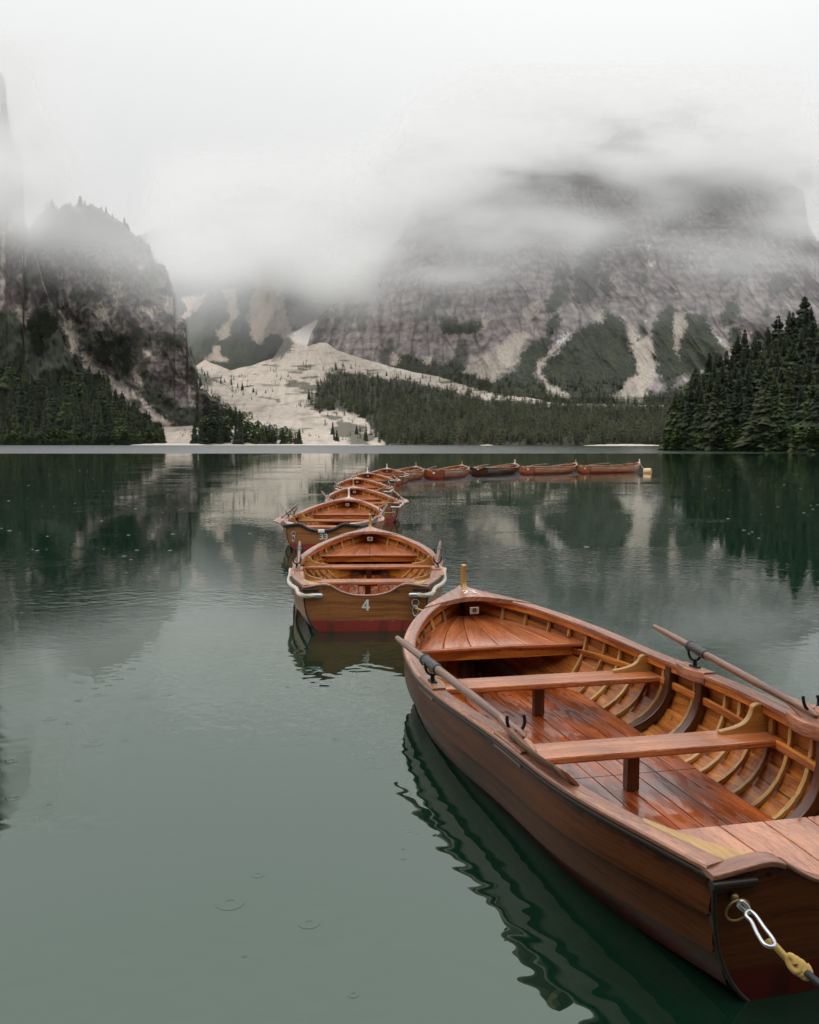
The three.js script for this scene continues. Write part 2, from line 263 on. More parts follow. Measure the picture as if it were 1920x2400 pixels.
function makeBoat() {
  const B = new THREE.Group();
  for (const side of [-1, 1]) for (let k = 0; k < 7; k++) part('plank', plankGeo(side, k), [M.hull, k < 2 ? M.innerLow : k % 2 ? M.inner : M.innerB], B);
  { // stern board
    const s = section(0), pts = []; for (let i = 0; i <= 24; i++) { const p = skin(0, i / 24, 0.013, 1); pts.push([p.z, p.y]); }
    const tp = []; for (let i = 0; i <= 40; i++) { const z = lerp(0.512, -0.512, i / 40); tp.push([z, sternTop(Math.abs(z))]); }
    const all = [...pts.slice(0, -1), ...tp, ...pts.slice(0, -1).reverse().map(([z, y]) => [-z, y])].map(([z, y]) => new THREE.Vector2(z, y));
    const g = new THREE.ExtrudeGeometry(new THREE.Shape(all), { depth: 0.03, bevelEnabled: false });
    const p = g.attributes.position, uv = g.attributes.uv;
    for (let i = 0; i < p.count; i++) { const z = p.getX(i), y = p.getY(i), x = p.getZ(i) - 0.014; p.setXYZ(i, x, y, z); uv.setXY(i, z / 2 + 0.31, y + 0.3); }
    const ix = g.index; if (!ix) for (let i = 0; i < p.count; i += 3) { const a = [p.getX(i), p.getY(i), p.getZ(i), uv.getX(i), uv.getY(i)], c = [p.getX(i + 2), p.getY(i + 2), p.getZ(i + 2), uv.getX(i + 2), uv.getY(i + 2)]; p.setXYZ(i, c[0], c[1], c[2]); uv.setXY(i, c[3], c[4]); p.setXYZ(i + 2, a[0], a[1], a[2]); uv.setXY(i + 2, a[3], a[4]); }
    g.computeVertexNormals();
    part('stern_board', g, M.hull, B);
    const fr = []; for (let i = 0; i <= 60; i++) { const z = lerp(-0.30, 0.30, i / 60), e = 0.003, sl = (sternTop(Math.abs(z + e)) - sternTop(Math.abs(z - e))) / (2 * e), b = V(0, 1, -sl).normalize(); fr.push({ p: V(0.001, sternTop(Math.abs(z)), z), a: V(1, 0, 0), b }); }
    part('stern_cap', sweep(fr, rrect(-0.02, 0.024, -0.003, 0.010, 0.004)), M.gunwale, B);
    for (const side of [-1, 1]) { // corner rails and seam
      const cf = []; for (let i = 0; i <= 10; i++) { const z = lerp(0.302, 0.535, i / 10); cf.push({ p: V(0.0, sternTop(Math.min(z, 0.515)), side * z), a: V(1, 0, 0), b: V(0, 1, 0) }); }
      part('corner_rail', sweep(cf, rrect(-0.024, 0.045, -0.010, 0.009, 0.005)), M.gunwale, B);
      const rf = []; for (let i = 0; i <= 6; i++) rf.push({ p: V(-0.02, 0.357, side * lerp(0.40, 0.54, i / 6)), a: V(1, 0, 0), b: V(0, 1, 0) });
      part('rub_end', sweep(rf, rrect(-0.018, 0.01, -0.008, 0.012, 0.006)), M.rub, B);
      const sp = []; for (let i = 0; i <= 14; i++) sp.push(skin(0, lerp(0.28, 0.99, i / 14), 0.012, side).add(V(-0.012, 0, 0)));
      part('corner_seam', tube(sp, 0.007, 30, 6), M.rub, B);
      const sh = new THREE.Shape(); sh.moveTo(0.02, 0.45); sh.lineTo(0.02, 0.30); sh.quadraticCurveTo(0.085, 0.43, 0.36, 0.55); sh.lineTo(0.33, 0.56); sh.closePath();
      const kg = new THREE.ExtrudeGeometry(sh, { depth: 0.03, bevelEnabled: true, bevelSize: 0.004, bevelThickness: 0.004, bevelSegments: 2 }); kg.rotateX(Math.PI / 2); kg.translate(0, 0.392, 0); if (side < 0) kg.scale(1, 1, -1), kg.index || flipSoup(kg);
      part('corner_knee', woodUV(kg, 'x', [0.2, 0.1]), M.pale, B);
    }
  }
  // outer stem, rails
  { const fr = []; for (let i = 0; i <= 16; i++) { const p = skin(1, i / 16, 0, 1), q = skin(1, Math.min(1, i / 16 + 0.01), 0, 1), r = skin(1, Math.max(0, i / 16 - 0.01), 0, 1), tan = q.sub(r).setZ(0).normalize(); fr.push({ p: p.setZ(0), a: V(0, 0, 1), b: V(tan.y, -tan.x, 0) }); } part('stem', sweep(fr, rrect(-0.02, 0.02, -0.03, 0.022, 0.008)), M.hull, B); }
  for (const side of [-1, 1]) {
    part('rail', sweep(sheerFrames(side, 0.004, 0.992, 60, 0, 0.078), [[-0.004, -0.022], [0, -0.016], [0, -0.006], [-0.006, 0], [-0.030, 0.0015], [-0.033, -0.001], [-0.036, 0.0015], [-0.070, 0.001], [-0.078, -0.006], [-0.078, -0.022]], { u: side * 0.3 }), M.gunwale, B);
    part('inner_rail', sweep(sheerFrames(side, 0.015, 0.955, 50, -0.0225, 0.09), rrect(-0.070, -0.047, -0.045, 0, 0.005), { u: 0.4, v: 0.3 * side }), M.inwale, B);
    part('rub_strip', sweep(sheerFrames(side, 0.002, 0.985, 60, -0.0225, 0.078), rrect(-0.016, 0.004, -0.015, 0, 0.005)), M.rub, B);
    part('riser', sweep(Array.from({ length: 31 }, (_, i) => { const x = lerp(0.62, 3.5, i / 30), y = 0.195; return { p: V(x, y, side * (innerZ(x, y) - 0.014)), a: V(0, 0, side), b: V(0, 1, 0) }; }), rrect(-0.012, 0.010, -0.022, 0.022, 0.004), { v: 0.2 }), M.inwale, B);
  }
  // ribs, wide side frames
  const r = rng(77);
  for (const side of [-1, 1]) {
    for (let x = 0.22; x < 4.05; x += 0.158) {
      if ([1.05, 2.17, 2.5].some((f) => Math.abs(f - x) < 0.075)) continue;
      const fr = [], t0 = tAt(x + (r() - 0.5) * 0.02, 0.2), g0 = x > 3.45 ? gAt(t0, 0.27) : 0.14, up = V(), N = 12;
      for (let i = 0; i <= N; i++) { const g = lerp(g0, 0.965, i / N), p = skin(t0, g, -0.0125, side), q = skin(t0, Math.min(1, g + 0.01), -0.0125, side), s = skin(t0, g - 0.01, -0.0125, side), tan = q.sub(s).normalize(); fr.push({ p, a: V(1, 0, 0), b: V(0, -tan.z, tan.y).normalize().multiplyScalar(-side) }); }
      part('rib', sweep(fr, rrect(-0.0125, 0.0125, -0.006, 0.017, 0.004), { u: r(), v: r() }), M.rib, B);
    }
    for (const x of [1.05, 2.17, 2.5]) {
      const fr = [], t0 = tAt(x, 0.2); for (let i = 0; i <= 14; i++) { const g = lerp(0.2, 0.985, i / 14), p = skin(t0, g, -0.013, side), q = skin(t0, Math.min(1, g + 0.01), -0.013, side), s = skin(t0, g - 0.01, -0.013, side), tan = q.sub(s).normalize(); fr.push({ p, a: V(1, 0, 0), b: V(0, -tan.z, tan.y).normalize().multiplyScalar(-side) }); }
      part('side_frame', sweep(fr, rrect(-0.03, 0.03, -0.004, 0.048, 0.006), { u: x, v: 0.3 }), M.dark, B);
    }
    // rowlock pads and rowlocks
    for (const [x, w] of [[1.17, 0.28], [2.26, 0.30]]) {
      const t = x / LEN, fr = sheerFrames(side, (x - w / 2) / LEN, (x + w / 2) / LEN, 10, 0.0025, 0.1); fr.forEach((f, i) => { f.s = 0.72 + 0.28 * Math.sin(Math.PI * i / 10); });
      part('rowlock_pad', sweep(fr, rrect(-0.105, -0.006, -0.060, 0.008, 0.006), { u: x }), M.gunwale, B);
      const L = new THREE.Group(); L.name = 'rowlock'; B.add(L);
      const y0 = sheerF(t) + 0.011, z0 = beamF(t) - 0.045, c = V(x, y0 + 0.072, side * z0);
      part('base_plate', new RoundedBoxGeometry(0.075, 0.01, 0.036, 2, 0.003).translate(x, y0 + 0.004, side * z0), M.iron, L);
      part('pin', new THREE.CylinderGeometry(0.011, 0.013, 0.04, 10).translate(x, y0 + 0.026, side * z0), M.iron, L);
      const arc = []; for (let i = 0; i <= 20; i++) { const a = lerp(-Math.PI / 2 - 2.25, -Math.PI / 2 + 2.25, i / 20), rr = 0.034 + 0.012 * Math.abs(i / 10 - 1) ** 4; arc.push(V(c.x + 0.012 * Math.abs(i / 10 - 1) ** 3, c.y + Math.sin(a) * rr, c.z + Math.cos(a) * rr)); }
      part('horns', tube(arc, 0.0075, 30, 7), M.iron, L);
    }
  }
  // floor boards, two lengths
  for (const [x0, x1] of [[0.55, 1.687], [1.693, 3.46]]) for (let k = 0; k < 8; k++) {
    const fr = []; for (let i = 0; i <= 10; i++) { const x = lerp(x0, x1, i / 10), hw = Math.min(0.45, innerZ(x, 0.0) - 0.1), a = -hw + 2 * hw * k / 8, b = -hw + 2 * hw * (k + 1) / 8; fr.push({ p: V(x, 0, (a + b) / 2), a: V(0, 0, 1), b: V(0, 1, 0), s: (b - a - 0.005) / 0.1 }); }
    const gg = sweep(fr, rrect(-0.05, 0.05, -0.016, 0.0, 0.003), { u: k * 0.37 + x0, v: k * 0.29 });
    const ua = gg.attributes.uv, pa = gg.attributes.position; for (let i = 0; i < ua.count; i++) ua.setXY(i, pa.getX(i) / 1.6 + k * 0.013, pa.getZ(i) / 0.4 + 0.003 * k);
    part('floor_board', gg, M.floor, B);
  }
  // bow deck
  for (let k = 0; k < 6; k++) {
    const fr = []; for (let i = 0; i <= 10; i++) { const u = i / 10, f = (k + 0.5) / 6 * 2 - 1, x0 = 3.40 + 0.05 * Math.cos(f * 1.3), x = lerp(x0, 4.16, u), y = 0.255 + 0.075 * u, hz = innerZ(x, y) - 0.004; fr.push({ p: V(x, y, f * hz), a: V(0, 0, 1), b: V(0, 1, 0), s: (hz / 3 - 0.003) / 0.1 }); }
    part('deck_plank', sweep(fr, rrect(-0.05, 0.05, -0.018, 0.002, 0.004), { u: k * 0.31, v: k * 0.27 }), M.deck, B);
  }
  { const fr = []; for (let i = 0; i <= 12; i++) { const z = lerp(-1, 1, i / 12) * (innerZ(3.41, 0.235) - 0.002); fr.push({ p: V(3.412 + 0.04 * Math.cos(z * 2.2), 0.236, z), a: V(1, 0, 0), b: V(0, 1, 0) }); } part('deck_edge', sweep(fr, rrect(-0.022, 0.012, -0.004, 0.022, 0.008)), M.deck, B); }
  part('deck_beam', rbox(0.03, 0.065, 2 * innerZ(3.47, 0.19) - 0.01, 3.47, 0.198, 0, 'z', [0.1, 0.2]), M.inwale, B);
  // thwarts with posts and knees
  for (const [xa, xb] of [[1.41, 1.61], [2.60, 2.81]]) {
    const xm = (xa + xb) / 2, hz = innerZ(xm, 0.21) - 0.004;
    const fr = []; for (let i = 0; i <= 8; i++) fr.push({ p: V(xm, 0.218, lerp(-hz, hz, i / 8)), a: V(1, 0, 0), b: V(0, 1, 0) });
    part('thwart', sweep(fr, rrect(-(xb - xa) / 2, (xb - xa) / 2, -0.036, 0.0, 0.009), { u: xm }), M.thwart, B);
    part('thwart_post', rbox(0.055, 0.175, 0.06, xm, 0.088, 0, 'y', [xm, 0.3]), M.dark, B);
    part('post_head', rbox(0.07, 0.022, 0.2, xm, 0.170, 0, 'z', [xm, 0.1]), M.dark, B);
    for (const side of [-1, 1]) {
      const yt = sheerF(xm / LEN) - 0.028, zb = innerZ(xm, 0.23) - 0.004, zt = innerZ(xm, yt - 0.03) - 0.052, s = new THREE.Shape();
      s.moveTo(zb, 0.2195); s.lineTo(zb - 0.245, 0.2195); s.lineTo(zb - 0.25, 0.232); s.bezierCurveTo(zb - 0.12, 0.245, zt - 0.045, 0.27, zt - 0.032, yt - 0.008); s.quadraticCurveTo(zt - 0.02, yt + 0.01, zt + 0.012, yt + 0.004); s.lineTo(zb + 0.005, 0.30); s.closePath();
      const g = new THREE.ExtrudeGeometry(s, { depth: 0.026, bevelEnabled: true, bevelSize: 0.004, bevelThickness: 0.004, bevelSegments: 2, curveSegments: 10 });
      const p = g.attributes.position; for (let i = 0; i < p.count; i++) p.setXYZ(i, xb - 0.075 + p.getZ(i), p.getY(i), side * p.getX(i));
      if (side > 0) flipSoup(g); g.computeVertexNormals(); part('knee', woodUV(g, 'z', [xm, 0.4 * side]), M.pale, B);
    }
  }
  // stern seat
  for (let k = 0; k < 7; k++) {
    const fr = []; for (let i = 0; i <= 6; i++) { const x = lerp(0.02, 0.64, i / 6), hz = innerZ(x, 0.2) - 0.006, f = (k + 0.5) / 7 * 2 - 1; fr.push({ p: V(x, 0.205, f * hz), a: V(0, 0, 1), b: V(0, 1, 0), s: (2 * hz / 7 - 0.004) / 0.1 }); }
    const gg = sweep(fr, rrect(-0.05, 0.05, -0.02, 0, 0.003)), ua = gg.attributes.uv, pa = gg.attributes.position; for (let i = 0; i < ua.count; i++) ua.setXY(i, pa.getX(i) / 1.0 + 0.1, pa.getZ(i) / 0.5 + k * 0.002);
    part('seat_plank', gg, M.seat, B);
  }
  part('seat_beam', rbox(0.03, 0.06, 2 * innerZ(0.6, 0.15) - 0.02, 0.6, 0.154, 0, 'z', [0.4, 0.2]), M.inwale, B);
  { // bow hook (the small deck in the point of the bow), post, eye plate
    const pos = [], uv = [], idx = [], NU = 16, NV = 14;
    for (const lay of [0, 1]) for (let j = 0; j <= NV; j++) for (let i = 0; i <= NU; i++) { const u = i / NU * 2 - 1, x0 = 3.90 + 0.155 * (1 - u * u), x = lerp(x0, 4.375, j / NV), w = beamF(x / LEN) - 0.002, y = sheerF(x / LEN) + 0.006 + 0.018 * (1 - u * u) - lay * 0.034; pos.push(x, y, u * w); uv.push(x / 1.6 + 0.6, u * w / 0.4 + 0.5); }
    const Q = (NU + 1), S = (NV + 1) * Q;
    for (const lay of [0, 1]) for (let j = 0; j < NV; j++) for (let i = 0; i < NU; i++) { const a = lay * S + j * Q + i; lay ? idx.push(a, a + Q, a + 1, a + 1, a + Q, a + Q + 1) : idx.push(a, a + 1, a + Q, a + 1, a + Q + 1, a + Q); }
    const rim = []; for (let i = 0; i < NU; i++) rim.push(i); for (let j = 0; j < NV; j++) rim.push(j * Q + NU); for (let i = NU; i > 0; i--) rim.push(NV * Q + i); for (let j = NV; j > 0; j--) rim.push(j * Q);
    const rb = pos.length / 3; rim.forEach((v) => { for (const lay of [0, 1]) { const o = (lay * S + v) * 3; pos.push(pos[o], pos[o + 1], pos[o + 2]); uv.push(uv[(lay * S + v) * 2], uv[(lay * S + v) * 2 + 1] + lay * 0.08); } });
    rim.forEach((_, k) => { const a = rb + 2 * k, b = rb + 2 * ((k + 1) % rim.length); idx.push(a, a + 1, b, a + 1, b + 1, b); });
    part('bow_hook', build(pos, uv, idx), M.gunwale, B);
    const s = new THREE.Shape(); s.moveTo(-0.085, 0); s.quadraticCurveTo(-0.028, 0.012, -0.02, 0.06); s.quadraticCurveTo(-0.012, 0.12, -0.022, 0.178); s.quadraticCurveTo(-0.005, 0.192, 0.014, 0.184); s.quadraticCurveTo(0.026, 0.09, 0.03, 0); s.closePath();
    const g = new THREE.ExtrudeGeometry(s, { depth: 0.024, bevelEnabled: true, bevelSize: 0.004, bevelThickness: 0.005, bevelSegments: 2 }); g.translate(4.325, 0.516, -0.012); part('bow_post', woodUV(g, 'y', [0.3, 0.2]), M.pale, B);
    const e = new THREE.Group(); e.name = 'eye_plate'; B.add(e); const ey = 0.395, ex = 4.03;
    part('plate', new RoundedBoxGeometry(0.012, 0.052, 0.07, 2, 0.004).translate(ex, ey, 0), M.greyplate, e); part('eye', new THREE.TorusGeometry(0.012, 0.004, 6, 14).rotateY(Math.PI / 2).translate(ex - 0.010, ey + 0.006, 0), M.iron, e);
  }
  return B;
}
function flipSoup(g) { if (g.index) { const a = g.index.array; for (let i = 0; i < a.length; i += 3) { const t = a[i]; a[i] = a[i + 2]; a[i + 2] = t; } return g; } for (const n of Object.keys(g.attributes)) { const A = g.attributes[n], s = A.itemSize, d = A.array; for (let i = 0; i < A.count; i += 3) for (let c = 0; c < s; c++) { const t = d[i * s + c]; d[i * s + c] = d[(i + 2) * s + c]; d[(i + 2) * s + c] = t; } } return g; }
function ropeFender(black) { // a thick rope hung round the stern quarters, or a black hose round the stern edge
  const G = new THREE.Group(); G.name = 'fender';
  if (black) {
    const pts = []; for (let i = 0; i <= 40; i++) { const z = lerp(-0.545, 0.545, i / 40); pts.push(V(-0.03, sternTop(Math.min(0.515, Math.abs(z))) - 0.012, z)); }
    for (let i = 1; i <= 8; i++) { const t = i / 8 * 0.3; pts.push(V(t * LEN, sheerF(t) - 0.05, beamF(t) + 0.015)); pts.unshift(V(t * LEN, sheerF(t) - 0.05, -beamF(t) - 0.015)); }
    part('hose', tube(pts, 0.026, 120, 8), M.rub, G);
    part('sleeve', new RoundedBoxGeometry(0.07, 0.05, 0.10, 2, 0.012).translate(-0.03, 0.288, 0.0), M.white, G);
    for (const s of [-1, 1]) part('end_cap', new RoundedBoxGeometry(0.04, 0.03, 0.09, 2, 0.01).translate(-0.03, 0.395, s * 0.47), M.steel, G);
  } else for (const s of [-1, 1]) {
    const pts = [V(-0.045, 0.315, s * 0.44), V(-0.05, 0.312, s * 0.50), V(-0.02, 0.318, s * 0.555)];
    for (let i = 1; i <= 8; i++) { const t = i / 8 * 0.36; pts.push(V(t * LEN, sheerF(t) - 0.055 - 0.012 * Math.sin(i / 8 * 3.1), s * (beamF(t) + 0.022))); }
    const g = tube(pts, 0.018, 160, 10), p = g.attributes.position, n = g.attributes.normal; // twisted strands
    for (let i = 0; i < p.count; i++) { const k = Math.floor(i / 11), j = i % 11, w = 0.003 * Math.cos(3 * (j / 10 * 2 * Math.PI) + k * 0.62); p.setXYZ(i, p.getX(i) + n.getX(i) * w, p.getY(i) + n.getY(i) * w, p.getZ(i) + n.getZ(i) * w); }
    g.computeVertexNormals(); part('rope', g, M.rope, G);
    part('end_cap', new THREE.CapsuleGeometry(0.0195, 0.05, 6, 14).rotateX(Math.PI / 2).translate(-0.045, 0.315, s * 0.405), M.steel, G);
  }
  return G;
}
function numberMark(str, h) { const g = digits(str, h); g.rotateY(-Math.PI / 2); g.translate(-0.0145, 0.225, 0); return g; }
const POSES = [ // stern foot x, z, heading in radians, pitch and roll as slopes
  [1.3674, -2.4947, -0.2215, -0.0104, -0.0055], [-0.371, -7.3442, -0.0364, -0.0128, 0], [-1.314, -12.996, 0.025, 0, 0], [-0.747, -17.448, -0.151, 0, 0], [-1.057, -23.019, -0.14, 0, 0], [-1.057, -27.9, -0.115, 0, 0],
  [-0.751, -33.35, -0.052, 0, 0], [-0.933, -36.455, 0.29, 0, 0], [1.098, -39.224, 0.355, 0, 0], [3.42, -43.288, 0.547, 0, 0], [6.02, -44.831, 0.795, 0, 0], [9.275, -46.421, 0.974, 0, 0]];
const poseMatrix = ([x, z, yaw, pi, ro]) => { const s = Math.sin(yaw), c = Math.cos(yaw), a = V(s, pi, -c).normalize(), k = V(c, ro, s), b = k.clone().cross(a).normalize(); k.crossVectors(a, b); return new THREE.Matrix4().makeBasis(a, b, k).setPosition(x, 0, z); };
const LABELS = [
  'wooden rowing boat nearest the viewer, with 23 painted on its bow',
  'wooden rowing boat with a white 4 on its stern, second from the front',
  'wooden rowing boat marked 33 with a black hose around its stern edge',
  'wooden rowing boat fourth in the moored line, just beyond the black-edged boat 33',
  'wooden rowing boat fifth in the moored line, with a small plain wooden bow post',
  'wooden rowing boat sixth in the moored line, with a white bow post',
  'wooden rowing boat seventh in the line, where the row begins to bend right',
  'rowing boat at the bend of the row, its wooden bow post standing tall',
  'reddish rowing boat with a white fitting on its stern, past the bend of the row',
  'blackish brown rowing boat with a white stern plate, third from the far end',
  'brown rowing boat seen nearly side on, second from the far end of the row',
  'rowing boat at the far right end of the row, next to the floating buoy'];
const proto = makeBoat(), boats = [], whitePost = [2, 5, 6, 9, 11];
const darkHull = M.hull.clone(); darkHull.color = new THREE.Color(0.28, 0.25, 0.25); darkHull.name = 'hull_black_brown';
const shadedHull = M.hull.clone(); shadedHull.color = new THREE.Color(0.40, 0.29, 0.21); shadedHull.clearcoat = 0.12; shadedHull.specularIntensity = 0.45; shadedHull.name = 'hull_shaded_copy'; M.hull.color.setRGB(1.3, 1.25, 1.2);  // near boat: shade put into a darkened copy of the hull colour; the rest lifted
const redHull = M.hull.clone(); redHull.color = new THREE.Color(1.0, 0.62, 0.5); redHull.name = 'hull_red_brown';
POSES.forEach((p, i) => {
  const b = i ? proto.clone() : proto.clone(); top('rowing_boat', b);
  tag(b, LABELS[i], 'rowing boat', 'wooden rowing boats moored in a curved line');
  poseMatrix(p).decompose(b.position, b.quaternion, b.scale); b.scale.setScalar(1);
  b.traverse((m) => { if (!m.isMesh) return; if (m.name === 'bow_post' && whitePost.includes(i)) m.material = M.white; if (i === 9 && (m.name === 'plank')) m.material = [darkHull, m.material[1]]; if (i === 9 && m.name === 'stern_board') m.material = darkHull; if (i === 0 && m.name === 'plank') m.material = [shadedHull, m.material[1]]; if (i === 0 && (m.name === 'stern_board' || m.name === 'stem')) m.material = shadedHull; if ((i === 8) && m.name === 'plank') m.material = [redHull, m.material[1]]; if (i === 8 && m.name === 'stern_board') m.material = redHull; });
  boats.push(b);
});
{ const g = digits('23', 0.075, 0.002); g.rotateX(-Math.PI / 2); g.rotateY(-Math.PI / 2); g.rotateZ(0.13); g.translate(4.165, 0.5125, 0.0); part('number_mark', g, M.white, boats[0]); }
part('number_mark', numberMark('4', 0.094), M.white, boats[1]);
{ const g = numberMark('33', 0.085); g.translate(0, -0.02, 0.03); part('number_mark', g, M.white, boats[2]); }
for (const i of [1, 3]) boats[i].add(ropeFender(false));
for (const i of [2, 9]) boats[i].add(ropeFender(true));
for (const i of [4, 5, 6]) boats[i].add(ropeFender(i === 5));
for (const i of [8, 10, 11]) part('stern_fitting', new RoundedBoxGeometry(0.02, 0.07, 0.11, 2, 0.006).translate(-0.02, 0.25, i === 8 ? 0.0 : 0.1), M.white, boats[i]);
{ const G = new THREE.Group(); G.name = 'mooring_eye'; boats[0].add(G); // ring bolt on the near stern
  part('bolt', new THREE.SphereGeometry(0.013, 12, 8).translate(-0.024, 0.318, -0.468), M.brass, G);
  part('ring', new THREE.TorusGeometry(0.036, 0.0035, 8, 28).rotateY(Math.PI / 2).rotateZ(0.25).translate(-0.034, 0.284, -0.462), M.brass, G); }
for (const [i, z] of [[1, 0.42], [2, -0.42], [3, 0.43]]) { const G = new THREE.Group(); G.name = 'mooring_eye'; boats[i].add(G); part('ring', new THREE.TorusGeometry(0.03, 0.005, 6, 20).rotateY(Math.PI / 2).translate(-0.03, 0.245, z), M.steel, G); part('shackle', new THREE.TorusGeometry(0.026, 0.005, 6, 18).scale(1, 1.7, 1).rotateY(1.0).translate(-0.035, 0.175, z), M.steel, G); }
// ---- oars: rest in the forward rowlock, blade aft on the rail
function makeOar() {
  const O = new THREE.Group(); // along +x, handle end at x = 0
  const prof = [[0, 0.0], [0.012, 0], [0.0165, 0.008], [0.0165, 0.09], [0.0195, 0.14], [0.022, 0.5], [0.0215, 1.2], [0.019, 1.62], [0.016, 1.74], [0, 1.76]].map(([r, y]) => new THREE.Vector2(Math.max(r, 0.0001), y));
  const sg = new THREE.LatheGeometry(prof, 16); sg.rotateZ(-Math.PI / 2); part('shaft', woodUV(sg, 'x', [0.1, 0.2]), M.oar, O);
  part('collar', new THREE.LatheGeometry([[0.0215, 0], [0.032, 0.002], [0.033, 0.012], [0.028, 0.018], [0.028, 0.20], [0.026, 0.206], [0.0215, 0.208]].map(([r, y]) => new THREE.Vector2(r, y)), 18).rotateZ(-Math.PI / 2).translate(0.51, 0, 0), M.leather, O);
  const W = spline([0, 0.15, 0.35, 0.65, 0.9, 1], [0.019, 0.035, 0.066, 0.075, 0.072, 0.066]), blade = (u0, u1, grow) => { const fr = []; for (let i = 0; i <= 14; i++) { const u = lerp(u0, u1, i / 14), x = 1.52 + 0.68 * u; fr.push({ p: V(x, -0.035 * Math.sin(u * Math.PI * 0.8), 0), a: V(0, 0, 1), b: V(0, 1, 0), s: (W(u) + grow) / 0.05, sb: lerp(1.9, 0.6, u) + grow * 90 }); } return sweep(fr, [[-0.05, 0], [-0.04, -0.006], [0, -0.011], [0.04, -0.006], [0.05, 0], [0.04, 0.006], [0, 0.011], [-0.04, 0.006]]); };
  part('blade', blade(0, 1, 0), M.blade, O);
  part('tip_band', blade(0.9, 0.96, 0.0015), M.copper, O);
  return O;
}
const oarProto = makeOar();
function placeOar(boat, A, Bp, roll, label, group) {
  const o = oarProto.clone(); top('rowing_oar', o); tag(o, label, 'oar', group);
  const M4 = boats[boat].matrix.compose(boats[boat].position, boats[boat].quaternion, boats[boat].scale), a = V(...A).applyMatrix4(M4), b = V(...Bp).applyMatrix4(M4), x = b.clone().sub(a).normalize(), z0 = V(0, 1, 0).cross(x).negate().normalize(), y0 = V().crossVectors(z0, x).normalize();
  const y = y0.clone().multiplyScalar(Math.cos(roll)).addScaledVector(z0, Math.sin(roll)), z = V().crossVectors(x, y);
  new THREE.Matrix4().makeBasis(x, y, z).setPosition(a).decompose(o.position, o.quaternion, o.scale); o.scale.setScalar(1); return o;
}
const ORD = ['near boat 23', 'boat 4', 'boat 33', 'fourth boat', 'fifth boat', 'sixth boat', 'seventh boat', 'bend boat', 'reddish boat', 'blackish boat', 'second last boat', 'last boat'];
{ const r = rng(9);
  for (let i = 0; i < 12; i++) for (const s of [-1, 1]) {
    const j = () => (r() - 0.5) * (i ? 0.06 : 0), g = 'oars lying along the boat rails';
    const y = sheerF(2.26 / LEN) + 0.083, A = [2.86 + j(), y + 0.04 + j() * 0.3, s * (0.835 + j())], Bq = [0.68, y - (i ? 0.05 : 0.015), s * (0.635)];
    if (i === 2 || i === 3 || i === 5) { A[0] += 0.1; Bq[0] += 0.35; Bq[2] = s * 0.8; }
    placeOar(i, A, Bq, i ? s * 0.35 : s < 0 ? -0.82 : 0.82, `wooden oar resting in the ${s < 0 ? 'left' : 'right'} rowlock of the ${ORD[i]}`, g);
  } }
// ---- mooring lines
{ // the near boat's line: carabiner, yellow rope with knot, black hose to the jetty
  const L = new THREE.Group(); top('mooring_line', L); tag(L, 'yellow knotted rope and steel carabiner on the stern of boat 23', 'mooring line');
  const p = (x, y, d) => at(x, y, d), D = 2.36;
  part('shackle', tube([p(1731, 2121, D - 0.02), p(1738, 2113, D - 0.03), p(1750, 2122, D - 0.03), p(1757, 2138, D - 0.03), p(1748, 2136, D - 0.02), p(1736, 2127, D - 0.02)], 0.0065, 40, 8, true), M.steel, L);
  const cl = [[1748, 2139], [1757, 2135], [1769, 2143], [1790, 2172], [1813, 2203], [1816, 2214], [1807, 2219], [1793, 2214], [1776, 2190], [1760, 2158], [1750, 2148]].map(([x, y], i) => p(x, y, D - 0.03 - 0.0014 * (y - 2130)));
  part('carabiner', tube(cl, 0.0055, 90, 8, true), M.steel, L);
  const e = 2.22, rope = [[1801, 2209, 0.03], [1806, 2208, 0.02], [1816, 2216, 0], [1836, 2238, -0.02], [1852, 2254, -0.03], [1866, 2266, -0.04]];
  part('rope', tube(rope.map(([x, y, k]) => p(x, y, e + 0.02 + k)), 0.0095, 50, 8), M.yellowrope, L);
  const kn = []; for (let i = 0; i <= 30; i++) { const u = i / 30, a = u * Math.PI * 2 * 3.2; const c = p(lerp(1855, 1888, u), lerp(2256, 2276, u), 2.20 - 0.02 * u); const pr = 0.013; kn.push(c.add(V(Math.cos(a) * pr * 0.7, Math.sin(a) * pr, Math.cos(a + 0.8) * pr))); }
  part('knot', tube(kn, 0.0095, 150, 8), M.yellowrope, L);
  part('rope_end', tube([p(1884, 2274, 2.18), p(1893, 2283, 2.17), p(1902, 2289, 2.16)], 0.011, 10, 8), M.yellowrope, L);
  part('hose', tube([p(1892, 2281, 2.165), p(1920, 2305, 2.12), V(1.27, 0.16, -1.75), V(1.6, 0.31, -1.36), V(1.63, 0.335, -1.25)], 0.010, 40, 8), M.blackrope, L);
}
function line(i, j, za, group) { // from the bow of boat i to the stern ring of boat j
  const mi = boats[i].matrixWorld.compose(boats[i].position, boats[i].quaternion, boats[i].scale), mj = boats[j].matrixWorld.compose(boats[j].position, boats[j].quaternion, boats[j].scale);
  const a = V(4.33, 0.47, 0).applyMatrix4(mi), b = V(-0.04, 0.20, za).applyMatrix4(mj), m = a.clone().lerp(b, 0.5); m.y -= 0.06 + 0.05 * a.distanceTo(b);
  const L = new THREE.Group(); top('mooring_line', L); tag(L, `rope tying the bow of the ${ORD[i]} to the ${ORD[j]}`, 'mooring line', group); part('rope', tube([a, m, b], 0.008, 24, 6), M.yellowrope, L);
}
for (let i = 0; i < 11; i++) line(i, i + 1, i === 0 ? 0.42 : i === 1 ? 0.25 : i === 2 ? 0.43 : -0.35, 'ropes between the boats');
